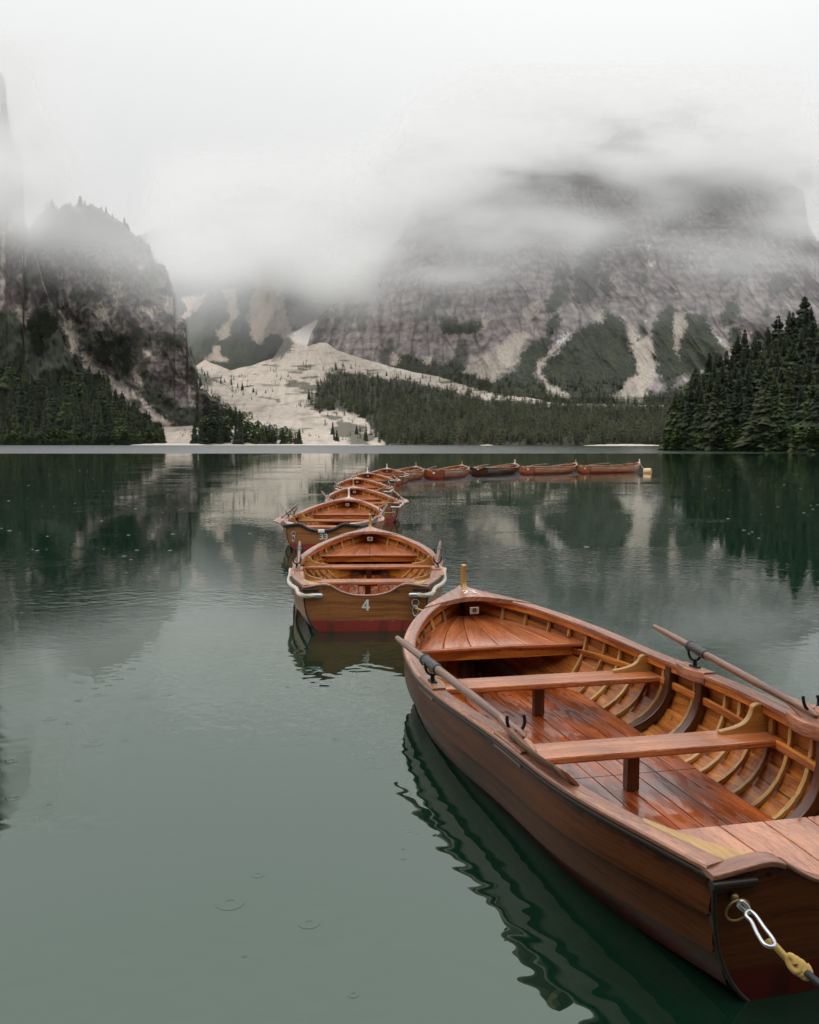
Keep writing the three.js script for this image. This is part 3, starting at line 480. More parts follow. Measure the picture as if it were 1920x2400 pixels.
{ const G = new THREE.Group(); top('mooring_buoy', G); tag(G, 'small pale orange barrel buoy floating beyond the last boat', 'buoy'); G.position.copy(at(1517.5, 1109, 46.6)).setY(0.09); G.rotation.y = -0.5; G.rotation.z = 0.05;
  const barrel = new THREE.LatheGeometry([[0.0001, -0.2], [0.13, -0.2], [0.155, -0.18], [0.165, -0.09], [0.168, 0.09], [0.155, 0.18], [0.13, 0.2], [0.0001, 0.2]].map(([r, y]) => new THREE.Vector2(r, y)), 20).rotateZ(Math.PI / 2);
  part('barrel', barrel, M.buoy, G); part('end_disc', new THREE.CylinderGeometry(0.12, 0.12, 0.02, 18).rotateZ(Math.PI / 2).translate(0.205, 0, 0), M.buoyend, G);
  const L = new THREE.Group(); top('mooring_line', L); tag(L, 'thin line from the last bow down to the barrel buoy', 'mooring line', 'ropes between the boats'); const a = V(4.36, 0.48, 0).applyMatrix4(boats[11].matrixWorld), b = G.position.clone().add(V(-0.16, 0.12, 0)); part('rope', tube([a, a.clone().lerp(b, 0.5).add(V(0, -0.05, 0)), b], 0.008, 16, 6), M.rope, L); }
// ------------------------------------------------------------------ the lake
// ripples: a height field summed from waves that repeat after one tile of TILE metres, stronger and weaker in patches
const TILE = 9, NW = 1024, wr = rng(31), waveList = [];
for (let n = 0; n < 84; n++) { const k = n < 22 ? 7 + 26 * wr() : 34 + 100 * wr(), th = Math.PI / 2 + (wr() - 0.5) * 2.1, kx = Math.round(k * Math.cos(th)), ky = Math.round(k * Math.sin(th)); if (kx || ky) waveList.push([kx, ky, (n < 22 ? 0.42 : 1) * (0.6 + 0.8 * wr()) / Math.hypot(kx, ky), wr() * 6.28]); }
const waveTex = (() => {
  const d = new Float32Array(NW * NW * 4), cs = waveList.map(([kx, ky, a, ph]) => [Float32Array.from({ length: NW }, (_, i) => kx * i / NW * 2 * Math.PI + ph), Float32Array.from({ length: NW }, (_, j) => ky * j / NW * 2 * Math.PI), a]);
  for (let j = 0; j < NW; j++) for (let i = 0; i < NW; i++) { let h = 0; for (const [A, B, a] of cs) h += a * Math.sin(A[i] + B[j]); const u = i / NW, v = j / NW, m = 0.25 + 1.3 * ss(0.35, 0.75, 0.6 * pn(u * 3, v * 7, 3, 7, 91) + 0.4 * pn(u * 7, v * 15, 7, 15, 92)); const o = (j * NW + i) * 4; d[o] = d[o + 1] = d[o + 2] = 0.5 + h * m * 0.5; d[o + 3] = 1; }
  const t = new THREE.DataTexture(d, NW, NW, THREE.RGBAFormat, THREE.FloatType); t.wrapS = t.wrapT = THREE.RepeatWrapping; t.magFilter = THREE.LinearFilter; t.needsUpdate = true; return t;
})();
const waterColor = new THREE.Color(0.0045, 0.0235, 0.0135);
const WAVE = 0.0046; // metres from trough to crest in the height map's unit
const water = phys({ name: 'lake_water', color: waterColor, roughness: 0.02, ior: 2.25, specularColor: new THREE.Color(0.80, 1, 0.87), bumpMap: waveTex, bumpScale: WAVE });
const ruffledRough = tex(256, 16, (u) => { const r = lerp(0.42, 0.10, ss(0.42, 0.62, u)); return [r, r, r]; }, false);
const ruffled = phys({ name: 'wind_ruffled_water', color: new THREE.Color(1, 1, 1), vertexColors: true, roughness: 1, roughnessMap: ruffledRough, ior: 1.5 });
function flat(x0, x1, z0, z1, nx, nz, tile) {
  const pos = [], uv = [], idx = []; for (let j = 0; j <= nz; j++) for (let i = 0; i <= nx; i++) { const x = lerp(x0, x1, i / nx), z = lerp(z0, z1, j / nz); pos.push(x, 0, z); uv.push(tile ? x / tile : i / nx, tile ? -z / tile : j / nz); }
  for (let j = 0; j < nz; j++) for (let i = 0; i < nx; i++) { const a = j * (nx + 1) + i; idx.push(a, a + nx + 1, a + 1, a + 1, a + nx + 1, a + nx + 2); }
  return build(pos, uv, idx, false);
}
const RUFF = -132;
function lakeSheet() { // the near lake, open where the boats float
  const XA = -5, XB = 15, ZA = -1.5, ZB = -54, sh = new THREE.Shape([[XA, -ZA], [XB, -ZA], [XB, -ZB], [XA, -ZB]].map(([x, y]) => new THREE.Vector2(x, y)));
  POSES.forEach((P, i) => { const m = poseMatrix(P), h = [], N = 30, edge = (s, k) => { const x = lerp(0.004, 4.22, k / N), y = -P[3] * x, t = tAt(x, y), p = skin(t, gAt(t, y), -0.004, s); return V(k === 0 ? 0.004 : p.x, y, p.z).applyMatrix4(m); }; for (let k = 0; k <= N; k++) h.push(edge(1, k)); for (let k = N; k >= 0; k--) h.push(edge(-1, k)); sh.holes.push(new THREE.Path(h.map((p) => new THREE.Vector2(p.x, -p.z)))); });
  const g = new THREE.ShapeGeometry(sh), p = g.attributes.position, uv = g.attributes.uv; for (let i = 0; i < p.count; i++) { const x = p.getX(i), y = p.getY(i); p.setXYZ(i, x, 0, -y); uv.setXY(i, x / TILE, y / TILE); }
  for (let i = 0; i < p.count; i++) g.attributes.normal.setXYZ(i, 0, 1, 0);
  const around = [[-420, XA, 60, RUFF, 22, 12], [XB, 420, 60, RUFF, 22, 12], [XA, XB, 60, ZA, 2, 4], [XA, XB, ZB, RUFF, 2, 5]].map((a) => flat(...a, TILE));
  return mergeGeometries([g, ...around]);
}
const lake = top('lake_water', new THREE.Mesh(lakeSheet(), water)); tag(lake, 'calm dark green lake mirroring the mountains', 'lake', null, 'structure'); lake.receiveShadow = true;
const far = top('lake_water', new THREE.Mesh(flat(-560, 560, RUFF, -760, 60, 4, 0), ruffled));
{ const p = far.geometry.attributes.position, c = []; for (let i = 0; i < p.count; i++) { const k = ss(70, -10, p.getX(i) * (-250 / Math.min(-130, p.getZ(i)))); c.push(lerp(waterColor.r, 0.10, k), lerp(waterColor.g, 0.11, k), lerp(waterColor.b, 0.11, k)); } far.geometry.setAttribute('color', new THREE.Float32BufferAttribute(c, 3)); } tag(far, 'wind ruffled strip of the lake under the far shore', 'lake', null, 'structure');  // pale sky sheen put into the strip colour, fading out to the right
{ // rings where raindrops fall
  const pos = [], uv = [], idx = [], r = rng(404);
  const ring = (x, z, R, amp, n) => { const S = R > 0.1 ? 36 : 20, K = 4 + n * 6, base = pos.length / 3, w = Math.min(0.7, 0.03 / R * n + 0.12); for (let k = 0; k <= K; k++) { const f = k / K, rad = R * (1 - w + w * f), y = 0.0007 + amp * Math.sin(f * Math.PI) * (0.5 + 0.5 * Math.sin(f * n * 2 * Math.PI)) ; for (let s = 0; s <= S; s++) { const a = s / S * 2 * Math.PI; pos.push(x + rad * Math.cos(a), y, z + rad * Math.sin(a)); uv.push(f, s / S); } } for (let k = 0; k < K; k++) for (let s = 0; s < S; s++) { const a = base + k * (S + 1) + s; idx.push(a, a + 1, a + S + 1, a + 1, a + S + 2, a + S + 1); } };
  const spot = (px, py) => { const b = -(py - FH / 2) / FOCAL, k = EYE / (SP - b * CP), d = k * (CP + b * SP); return [((px - FW / 2) / FOCAL) * k, -d]; };
  // the clear ones of the photograph: place and radius in metres
  for (const [px, py, R, n] of [[30, 1870, 0.055, 2], [25, 1783, 0.06, 1], [115, 1885, 0.02, 1], [118, 1684, 0.075, 1], [218, 1742, 0.085, 1], [232, 1628, 0.07, 1], [334, 1632, 0.085, 1], [300, 1681, 0.03, 1], [295, 1735, 0.035, 1], [540, 2115, 0.085, 2], [605, 2050, 0.04, 1], [945, 2012, 0.018, 1], [945, 1990, 0.01, 1], [785, 1732, 0.04, 1], [712, 1723, 0.02, 1], [280, 1478, 0.16, 1], [573, 2240, 0.015, 2], [828, 2330, 0.03, 1], [395, 1628, 0.05, 1], [725, 2163, 0.06, 2], [160, 1694, 0.05, 1], [860, 1615, 0.22, 3]]) { const [x, z] = spot(px, py); ring(x, z, R * 0.62, 0.00015 + R * 0.0014, n); }
  for (let i = 0; i < 460; i++) { const d = 5 + 50 * r() ** 0.9, x = (r() - 0.5) * d * 1.0; if (Math.abs(x - (-0.7)) < 1.6 && d > 6 && d < 34) continue; if (x > 0 && x < 3 && d < 8) continue; ring(x, -d, 0.010 + 0.05 * r() ** 2, d > 11 ? 0.003 + 0.004 * r() : 0.0012, 1); }
  const m = top('rain_ripples', new THREE.Mesh(build(pos, uv, idx, false), phys({ name: 'ripple_water', color: waterColor, roughness: 0.02, ior: 2.25, specularColor: new THREE.Color(0.80, 1, 0.87) }))); tag(m, 'small rings of raindrops on the lake surface', 'ripples', null, 'stuff');
}

// ------------------------------------------------------------------ mountains: faces given by skyline, depth and rock kinds
const c1 = crop(700 / 1540, 0, 100), c2 = crop(700 / 1725, 400, 600), c3 = crop(1020 / 1725, 900, 350), c4 = crop(420 / 1725, 1500, 700), c5 = crop(500 / 1725, 0, 700);
const skyA = poly([[640, 880], [700, 835], [722, 798], [735, 772], [749, 746], [761, 730], [806, 693], [838, 652], [865, 612], [900, 592], [935, 560], [955, 515], [985, 480], [1030, 470], [1075, 440], [1115, 405], [1200, 390], [1300, 372], [1420, 380], [1500, 366], [1640, 378], [1740, 385], [1850, 425], [1885, 450], [1895, 520], [1915, 560], [1960, 590], [2100, 640]]);
const skyB = poly([[300, 560], [420, 520], [500, 480], [600, 470], [700, 520], [760, 560], [840, 600], [960, 640]]);
const skyD = poly([[-120, 500], [60, 545], [86, 512], [115, 492], [190, 480], [240, 492], [285, 518], [304, 536], [330, 560], [350, 577], [358, 606], [386, 629], [396, 652], [401, 668], [409, 690], [410, 748], [436, 755], [441, 809], [452, 840], [461, 863], [465, 905], [500, 935], [545, 963], [590, 1004], [640, 1046]]);
const skyE = poly([[-260, -60], [-120, 20], [-40, 100], [0, 168], [10, 182], [15, 205], [12, 228], [18, 262], [27, 309], [48, 360], [57, 400], [50, 455], [46, 500], [60, 522], [73, 545], [84, 591], [91, 618], [100, 660], [112, 691], [128, 730], [150, 800], [185, 860], [240, 920], [320, 990], [400, 1046]]);
const skyF = poly([[-300, 700], [0, 765], [60, 790], [110, 815], [150, 868], [190, 900], [230, 930], [290, 968], [330, 1000], [360, 1025], [395, 1047]]);
const skyFan = poly([[380, 1000], [420, 900], [462, 855], [480, 843], [540, 868], [590, 856], [640, 840], [658, 812], [670, 789], [700, 774], [720, 763], [744, 749], [751, 752], [756, 778], [766, 803], [790, 820], [846, 840], [920, 860], [990, 876], [1086, 893], [1150, 912], [1219, 926], [1300, 945], [1560, 950], [1960, 950]]);
const skyG = poly([[1545, 1062], [1556, 1045], [1575, 1010], [1620, 975], [1675, 950], [1740, 915], [1800, 880], [1860, 845], [1900, 838], [1960, 825], [2120, 790], [2300, 780]]);
const depG = (x, y) => 190 - (x - 1560) * 0.108 + Math.max(0, 1058 - y) * 0.32;
const depF = (x, y) => 600 + Math.max(0, 1043 - y) * 0.36;
const depFan = (x, y) => 600 + Math.max(0, 1043 - y) * 2.5;
const depE = (x, y) => 668 + Math.max(0, 760 - y) * 0.16;
const depD = (x, y) => 700 + Math.max(0, 1043 - y) * 0.18 + Math.abs(x - 330) * 0.18;
const depB = (x, y) => 1330 + Math.max(0, 900 - y) * 1.1 + Math.abs(x - 640) * 0.35;
const depA = (x, y) => lerp(1125, 880, ss(700, 1250, x)) + Math.max(0, 930 - y) * 0.85;
const LAYERS = [[skyG, depG, 1545, 2300], [skyF, depF, -300, 395], [skyE, depE, -260, 400], [skyD, depD, -120, 640], [skyFan, depFan, 380, 1960], [skyA, depA, 640, 2100], [skyB, depB, 300, 960]];
const ground = (x, y) => { let d = 1e9; for (const [s, f, a, b] of LAYERS) if (x >= a && x <= b && y >= s(x) + 2) d = Math.min(d, f(x, y)); return d; };
function face({ name, label, sky, dep, x0, x1, nx, ny, bottom, relief, color, rough = 0, soil = [0.05, 0.05, 0.03] }) {
  const pos = [], col = [], uv = [], idx = [], back = [[40, 4], [110, 30], [240, 110]];
  for (let i = 0; i <= nx; i++) {
    const px = lerp(x0, x1, i / nx), jag = rough * fbm(px * 0.035, 3.3, x0, 4), yt = sky(px) + jag, yb = Math.max(bottom, yt + 1); let last;
    for (let j = 0; j <= ny; j++) {
      const py = lerp(yb, yt, j / ny), d0 = dep(px, py), p = at(px, py, d0), d = d0 + relief(p.x, p.y, px, py) * Math.min(1, (py - yt) / 14 + 0.25);
      const q = at(px, py, d); pos.push(q.x, q.y, q.z); last = [px, yt, d, q.y]; const c = color(px, py, p.x, p.y); col.push(...c); uv.push(p.x / 40, p.y / 40);
    }
    for (const [b, drop] of back) { const q = at(last[0], last[1], last[2]); pos.push(q.x * (1 + b / last[2]), Math.max(-5, q.y - drop), q.z - b); col.push(...soil); uv.push(q.x / 40, q.y / 40); }
  }
  const R = ny + 1 + back.length; for (let i = 0; i < nx; i++) for (let j = 0; j < R - 1; j++) { const a = i * R + j, b = a + R; idx.push(a, b, a + 1, b, b + 1, a + 1); }
  const g = build(pos, uv, idx, false); g.setAttribute('color', new THREE.Float32BufferAttribute(col, 3));
  const m = top(name, new THREE.Mesh(g, new THREE.MeshStandardMaterial({ name: name + '_ground', vertexColors: true, roughness: 0.95 }))); m.castShadow = m.receiveShadow = true;
  tag(m, label, name.replace(/_/g, ' '), null, 'structure'); return m;
}
const paint = (list) => (px, py) => { for (let i = list.length - 1; i >= 0; i--) { const b = list[i].b ?? (list[i].b = [Math.min(...list[i].p.map((q) => q[0])), Math.max(...list[i].p.map((q) => q[0])), Math.min(...list[i].p.map((q) => q[1])), Math.max(...list[i].p.map((q) => q[1]))]); if (px >= b[0] && px <= b[1] && py >= b[2] && py <= b[3] && inside(list[i].p, px, py)) return list[i].k; } return null; };
const mul = (c, k) => c.map((x) => x * k), mix3 = (a, b, k) => a.map((x, i) => lerp(x, b[i], k));
const VEG = [0.040, 0.048, 0.034], SCREE = [0.56, 0.49, 0.42], SNOW = [0.86, 0.86, 0.86], ROCKA = [0.33, 0.285, 0.285], ROCKD = [0.185, 0.152, 0.145], PALE = [0.46, 0.40, 0.335], SOIL = [0.035, 0.036, 0.02];
const listA = [
  ['veg', [[-20, 900], [50, 830], [90, 812], [160, 842], [240, 850], [300, 852], [380, 900], [440, 905], [560, 900], [640, 930], [760, 985], [900, 980], [1100, 960], [1300, 900], [1725, 880], [1725, 1240], [-20, 1240]]],
  ['veg', [[590, 760], [660, 738], [672, 770], [605, 850], [600, 905], [560, 935], [430, 920], [520, 880], [540, 820]]],
  ['veg', [[900, 645], [960, 690], [975, 760], [985, 800], [1000, 850], [1003, 890], [960, 940], [900, 985], [860, 1000], [750, 990], [640, 915], [620, 880], [640, 840], [700, 790], [740, 740], [800, 700], [850, 680]]],
  ['veg', [[1125, 608], [1162, 640], [1150, 700], [1165, 760], [1175, 830], [1200, 870], [1130, 960], [1090, 890], [1075, 830], [1060, 740], [1070, 680]]],
  ['veg', [[1200, 645], [1280, 650], [1290, 700], [1310, 740], [1360, 805], [1300, 870], [1170, 900], [1165, 800], [1195, 700]]],
  ['veg', [[1375, 600], [1412, 608], [1390, 680], [1340, 700], [1330, 660]]], ['veg', [[1370, 720], [1412, 700], [1430, 770], [1390, 800], [1365, 760]]],
  ['veg', [[700, 530], [712, 600], [680, 640], [640, 642], [650, 580]]], ['veg', [[640, 700], [690, 640], [700, 700], [650, 740]]],
  ['vegd', [[750, 540], [780, 420], [820, 290], [880, 235], [912, 290], [972, 345], [960, 382], [900, 380], [850, 480], [850, 560], [800, 620], [756, 600]]],
  ['vegd', [[1150, 222], [1230, 130], [1282, 128], [1442, 180], [1440, 222], [1360, 272], [1250, 240], [1180, 300], [1100, 345]]],
  ['vegd', [[1330, 440], [1400, 400], [1452, 440], [1440, 512], [1320, 530]]], ['vegd', [[1530, 500], [1600, 468], [1612, 560], [1530, 590]]],
  ['vegd', [[1520, 610], [1540, 650], [1500, 660]]], ['vegd', [[860, 480], [905, 470], [900, 560], [870, 600]]], ['vegd', [[1000, 470], [1040, 500], [1010, 570]]],
  ['veg', [[215, 668], [270, 662], [300, 690], [370, 680], [392, 715], [330, 732], [230, 742]]],
  ['scree', [[520, 712], [582, 738], [540, 800], [530, 850], [490, 872], [430, 918], [345, 892], [316, 880], [330, 858], [420, 800], [490, 760]]],
  ['scree', [[560, 620], [620, 592], [600, 650], [575, 700], [550, 690]]],
  ['scree', [[760, 718], [690, 780], [640, 825], [607, 860], [607, 890], [625, 920], [660, 970], [742, 997], [735, 975], [690, 950], [652, 922], [628, 890], [634, 850], [684, 798], [724, 760]]],
  ['scree', [[905, 645], [970, 690], [975, 780], [1000, 850], [1000, 900], [890, 990], [960, 1005], [1020, 1015], [1045, 950], [1088, 890], [1070, 830], [1060, 750], [1030, 752], [1010, 762], [985, 700], [930, 660]]],
  ['scree', [[1150, 650], [1202, 648], [1195, 700], [1162, 795], [1172, 835], [1152, 790], [1146, 720]]],
  ['scree', [[1285, 690], [1320, 740], [1378, 792], [1366, 802], [1335, 780], [1300, 730]]], ['scree', [[1420, 720], [1470, 720], [1440, 770], [1410, 760]]],
  ['scree', [[825, 660], [850, 640], [885, 645], [860, 685], [830, 682]]], ['scree', [[376, 680], [440, 670], [405, 700], [400, 715]]],
  ['scree', [[20, 860], [40, 800], [55, 822], [60, 850]]], ['scree', [[140, 815], [180, 830], [205, 815], [190, 850], [165, 850]]],
  ['snow', [[757, 722], [730, 742], [690, 780], [700, 760], [722, 736]]], ['snow', [[1316, 740], [1326, 745], [1338, 768], [1328, 764]]], ['snow', [[1052, 444], [1070, 444], [1064, 470], [1054, 468]]], ['snow', [[1046, 370], [1056, 370], [1052, 400], [1046, 404]]],
  ['snow', [[1002, 756], [1014, 758], [1008, 768]]], ['snow', [[1034, 672], [1042, 672], [1034, 698]]], ['snow', [[174, 824], [190, 820], [182, 832]]],
].map(([k, p]) => ({ k, p: c3(p) }));
const onA = paint(listA);
const wob = (px, py, s, f = 0.05, q = 0) => [px + s * fbm(px * f, py * f, 11.1, 3) + s * 1.3 * fbm(px * f * 5, py * f * 3, 5.1 + q * 9.3, 2), py + s * fbm(px * f, py * f, 47.7, 3) + s * 1.3 * fbm(px * f * 5, py * f * 3, 15.7 + q * 9.3, 2)];
const soft = (f) => (px, py, X, Y) => { const a = f(px, py, X, Y, 0), b = f(px, py, X, Y, 1), c = f(px, py, X, Y, 2); return a.map((x, i) => (x + b[i] + c[i]) / 3); };
function groundTone(k, px, py, X, Y, rock) {
  if (k === 'veg') return mul(mix3(VEG, [0.058, 0.064, 0.036], ss(-0.2, 0.4, fbm(X * 0.08, Y * 0.08, 3))), 0.72 + 0.6 * (0.5 + noise(X * 0.35, Y * 0.35, 5)));
  if (k === 'vegd') return mul(mix3(VEG, rock, 0.25 + 0.3 * ss(0, 0.5, fbm(X * 0.12, Y * 0.06, 8))), 0.9);
  if (k === 'snow') return SNOW;
  if (k === 'chute') return mul([0.84, 0.78, 0.71], 0.92 + 0.2 * noise(X * 0.1, Y * 0.05));
  if (k === 'scree') return mul(mix3(SCREE, [0.34, 0.30, 0.26], ss(0.0, 0.5, fbm(X * 0.09, Y * 0.03, 2) + 0.05)), 0.86 + 0.25 * noise(X * 0.5, Y * 0.3, 4));
  return rock;
}
face({ name: 'mountain', label: 'massive grey rock mountain wrapped in cloud behind the lake', sky: skyA, dep: depA, x0: 640, x1: 2100, nx: 620, ny: 300, bottom: 960, rough: 16,
  relief: (X, Y, px, py) => { const up = ss(930, 800, py), w = 14 * fbm(X * 0.012, Y * 0.012, 61, 3), ledge = ((Y + w * 1.6 + 6 * noise(X * 0.02, 3)) * 0.055) % 1; return up * (-66 * (ridged((X + w) * 0.0085, Y * 0.0035, 1, 4) - 0.2) - 16 * ridged((X + w) * 0.045, (Y + X * 0.1) * 0.013, 4, 4) + (onA(px, py) ? 0 : 3.5) * ss(0.0, 0.35, ledge) * ss(1, 0.45, ledge)) - 2.2 * fbm(X * 0.22, Y * 0.22, 6, 3); },
  color: soft((px, py, X, Y, Q) => { const [wx, wy] = wob(px, py, 16, 0.05, Q), k = onA(wx, wy); const layer = noise(X * 0.02, Y * 0.14 + 1.2 * noise(X * 0.02, Y * 0.02), 2) * 0.6, st = fbm(X * 0.11, Y * 0.028, 14, 4), r = mul(mix3(ROCKA, [0.46, 0.41, 0.385], ss(0.02, 0.4, st + 0.25 * layer)), clamp(0.86 + 0.85 * fbm(X * 0.16, Y * 0.13, 21, 4) + 0.25 * layer, 0.3, 1.4));
    const crack = (f) => 1 - 2 * Math.abs(f), dk = (1 - 0.42 * ss(0.80, 0.97, crack(noise(X * 0.05 + 0.5 * noise(X * 0.02, Y * 0.02), Y * 0.017, 81)))) * (1 - 0.2 * ss(0.78, 0.97, crack(noise(X * 0.018, Y * 0.09 + 0.7 * noise(X * 0.015, Y * 0.02, 2), 83)))); r.forEach((x, i) => { r[i] = x * dk; });
    const moss = ss(0.12, 0.3, fbm(X * 0.028, Y * 0.014, 33, 4)) * ss(360, 700, py) * 0.75; return groundTone(k, px, py, X, Y, mix3(r, VEG, k ? 0 : moss)); }) });
const listB = [['scree', [[480, 130], [655, 60], [655, 250], [672, 350], [700, 430], [760, 520], [700, 560], [640, 460], [575, 440], [520, 510], [470, 480], [452, 400], [440, 360], [460, 260], [490, 200]]],
  ['scree', [[290, 200], [372, 180], [392, 330], [350, 400], [335, 470], [290, 482], [265, 440], [342, 360], [330, 290]]], ['scree', [[60, 240], [215, 215], [150, 305], [112, 350], [50, 372], [36, 362], [100, 318]]],
  ['scree', [[255, 512], [285, 520], [292, 570], [345, 612], [180, 602], [242, 560]]], ['scree', [[760, 520], [700, 470], [660, 440], [760, 440], [870, 350], [830, 460]]],
  ['rock', [[672, 380], [690, 300], [900, 230], [1000, 300], [860, 360], [740, 420]]], ['chute', [[868, 356], [740, 425], [655, 450], [690, 525], [760, 560], [805, 500], [838, 440]]], ['snow', [[585, 150], [625, 160], [640, 230], [620, 230]]], ['snow', [[615, 265], [632, 270], [628, 320], [612, 310]]]].map(([k, p]) => ({ k, p: c2(p) }));
const onB = paint(listB);
face({ name: 'mountain', label: 'far mountain with scree gullies at the head of the valley', sky: skyB, dep: depB, x0: 300, x1: 960, nx: 260, ny: 200, bottom: 900, rough: 10,
  relief: (X, Y) => -60 * (ridged(X * 0.008, Y * 0.003, 3, 4) - 0.2) - 4 * fbm(X * 0.1, Y * 0.1, 6, 3),
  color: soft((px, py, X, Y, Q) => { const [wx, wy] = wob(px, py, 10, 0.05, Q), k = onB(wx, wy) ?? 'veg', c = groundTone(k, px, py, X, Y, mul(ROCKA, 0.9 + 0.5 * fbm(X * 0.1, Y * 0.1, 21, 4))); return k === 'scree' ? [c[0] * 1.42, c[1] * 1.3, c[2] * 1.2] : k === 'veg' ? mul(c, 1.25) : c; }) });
const listD = [['veg', [[410, 1488], [690, 1505], [705, 1620], [685, 1700], [640, 1745], [560, 1668], [500, 1640], [470, 1580], [420, 1560]]], ['veg', [[690, 1770], [800, 1790], [900, 1860], [1010, 1900], [1200, 1900], [1420, 2080], [1100, 2080], [1000, 2010], [900, 1965], [780, 1885]]],
  ['veg', [[970, 1580], [1000, 1640], [1030, 1760], [1200, 1890], [1150, 1900], [1010, 1790], [985, 1680]]], ['veg', [[300, 1600], [440, 1700], [540, 1740], [640, 1850], [760, 1950], [840, 2080], [300, 2080]]],
  ['scree', [[252, 1315], [280, 1340], [330, 1420], [392, 1438], [402, 1480], [402, 1600], [395, 1645], [350, 1590], [340, 1520], [300, 1440], [270, 1370]]],
  ['scree', [[425, 1588], [470, 1618], [502, 1680], [562, 1710], [602, 1750], [682, 1790], [742, 1840], [800, 1900], [862, 1950], [892, 1990], [1000, 2018], [1100, 2080], [850, 2080], [858, 2010], [830, 1960], [760, 1945], [728, 1890], [640, 1845], [566, 1790], [526, 1730], [436, 1690]]],
  ['pale', [[525, 1240], [572, 1198], [625, 1258], [590, 1300], [545, 1292]]], ['pale', [[498, 1350], [530, 1310], [562, 1370], [562, 1452], [520, 1440], [498, 1405]]], ['pale', [[588, 1310], [622, 1300], [600, 1420], [575, 1430]]], ['pale', [[640, 1410], [664, 1470], [640, 1512], [600, 1490], [630, 1450]]],
  ['pale', [[680, 1335], [745, 1375], [800, 1368], [790, 1425], [720, 1400], [690, 1380]]], ['pale', [[848, 1305], [898, 1325], [898, 1400], [850, 1392]]], ['pale', [[560, 1640], [580, 1600], [585, 1650]]], ['pale', [[690, 1650], [720, 1720], [740, 1780], [700, 1770]]], ['pale', [[955, 1760], [1000, 1800], [1010, 1890], [980, 1870]]], ['pale', [[950, 1480], [970, 1500], [960, 1580]]], ['pale', [[720, 1560], [780, 1600], [800, 1640], [760, 1640]]]].map(([k, p]) => ({ k, p: c1(p) }));
const onD = paint(listD);
face({ name: 'cliff', label: 'dark steep cliff with pale rock scars rising left of the valley', sky: skyD, dep: depD, x0: -120, x1: 640, nx: 420, ny: 320, bottom: 1050, rough: 26,
  relief: (X, Y, px, py) => ss(1040, 960, py) * (-42 * (ridged(X * 0.016, Y * 0.009, 2, 5) - 0.2) - 9 * ridged(X * 0.07, Y * 0.05, 4, 3)) - 2 * fbm(X * 0.3, Y * 0.3, 6, 3),
  color: soft((px, py, X, Y, Q) => { const [wx, wy] = wob(px, py, 15, 0.07, Q), k = onD(wx, wy), st = fbm(X * 0.13, Y * 0.05, 14, 4), b = clamp(0.9 + 0.8 * fbm(X * 0.22, Y * 0.18, 21, 4), 0.3, 1.6) * (1 - 0.5 * ss(0.78, 0.97, 1 - 2 * Math.abs(noise(X * 0.09 + 0.5 * noise(X * 0.04, Y * 0.04), Y * 0.035, 81)))) * (1 - 0.35 * ss(0.78, 0.97, 1 - 2 * Math.abs(noise(X * 0.03, Y * 0.16 + 0.7 * noise(X * 0.03, Y * 0.03, 2), 83)))); let r = mul(mix3(ROCKD, [0.33, 0.285, 0.25], ss(0.12, 0.4, st)), b);
    if (k === 'pale') return mul(mix3(PALE, ROCKD, ss(0, 0.35, fbm(X * 0.25, Y * 0.1, 3, 3))), 0.8 + 0.4 * b * 0.5); if (!k) r = mix3(r, [0.045, 0.05, 0.028], ss(0.02, 0.2, fbm(X * 0.07, Y * 0.05, 33, 4)) * 0.85); const q = groundTone(k, px, py, X, Y, r); return k === 'scree' ? mul(q, 1.2) : q; }) });
const listE = [['pale', [[0, 850], [40, 880], [80, 990], [85, 1050], [40, 1080], [20, 1150], [0, 1200]]], ['pale', [[0, 1180], [30, 1230], [10, 1330], [0, 1340]]], ['pale', [[115, 1090], [135, 1110], [128, 1160], [110, 1150]]], ['pale', [[85, 1200], [120, 1190], [110, 1240], [90, 1230]]], ['pale', [[85, 1345], [110, 1380], [150, 1400], [145, 1430], [120, 1440], [90, 1400]]], ['pale', [[60, 1440], [100, 1470], [112, 1500], [80, 1505]]],
  ['veg', [[-100, 1420], [60, 1380], [130, 1500], [220, 1380], [300, 1440], [360, 1620], [480, 1700], [900, 2080], [-100, 2080]]]].map(([k, p]) => ({ k, p: c1(p) }));
const onE = paint(listE);
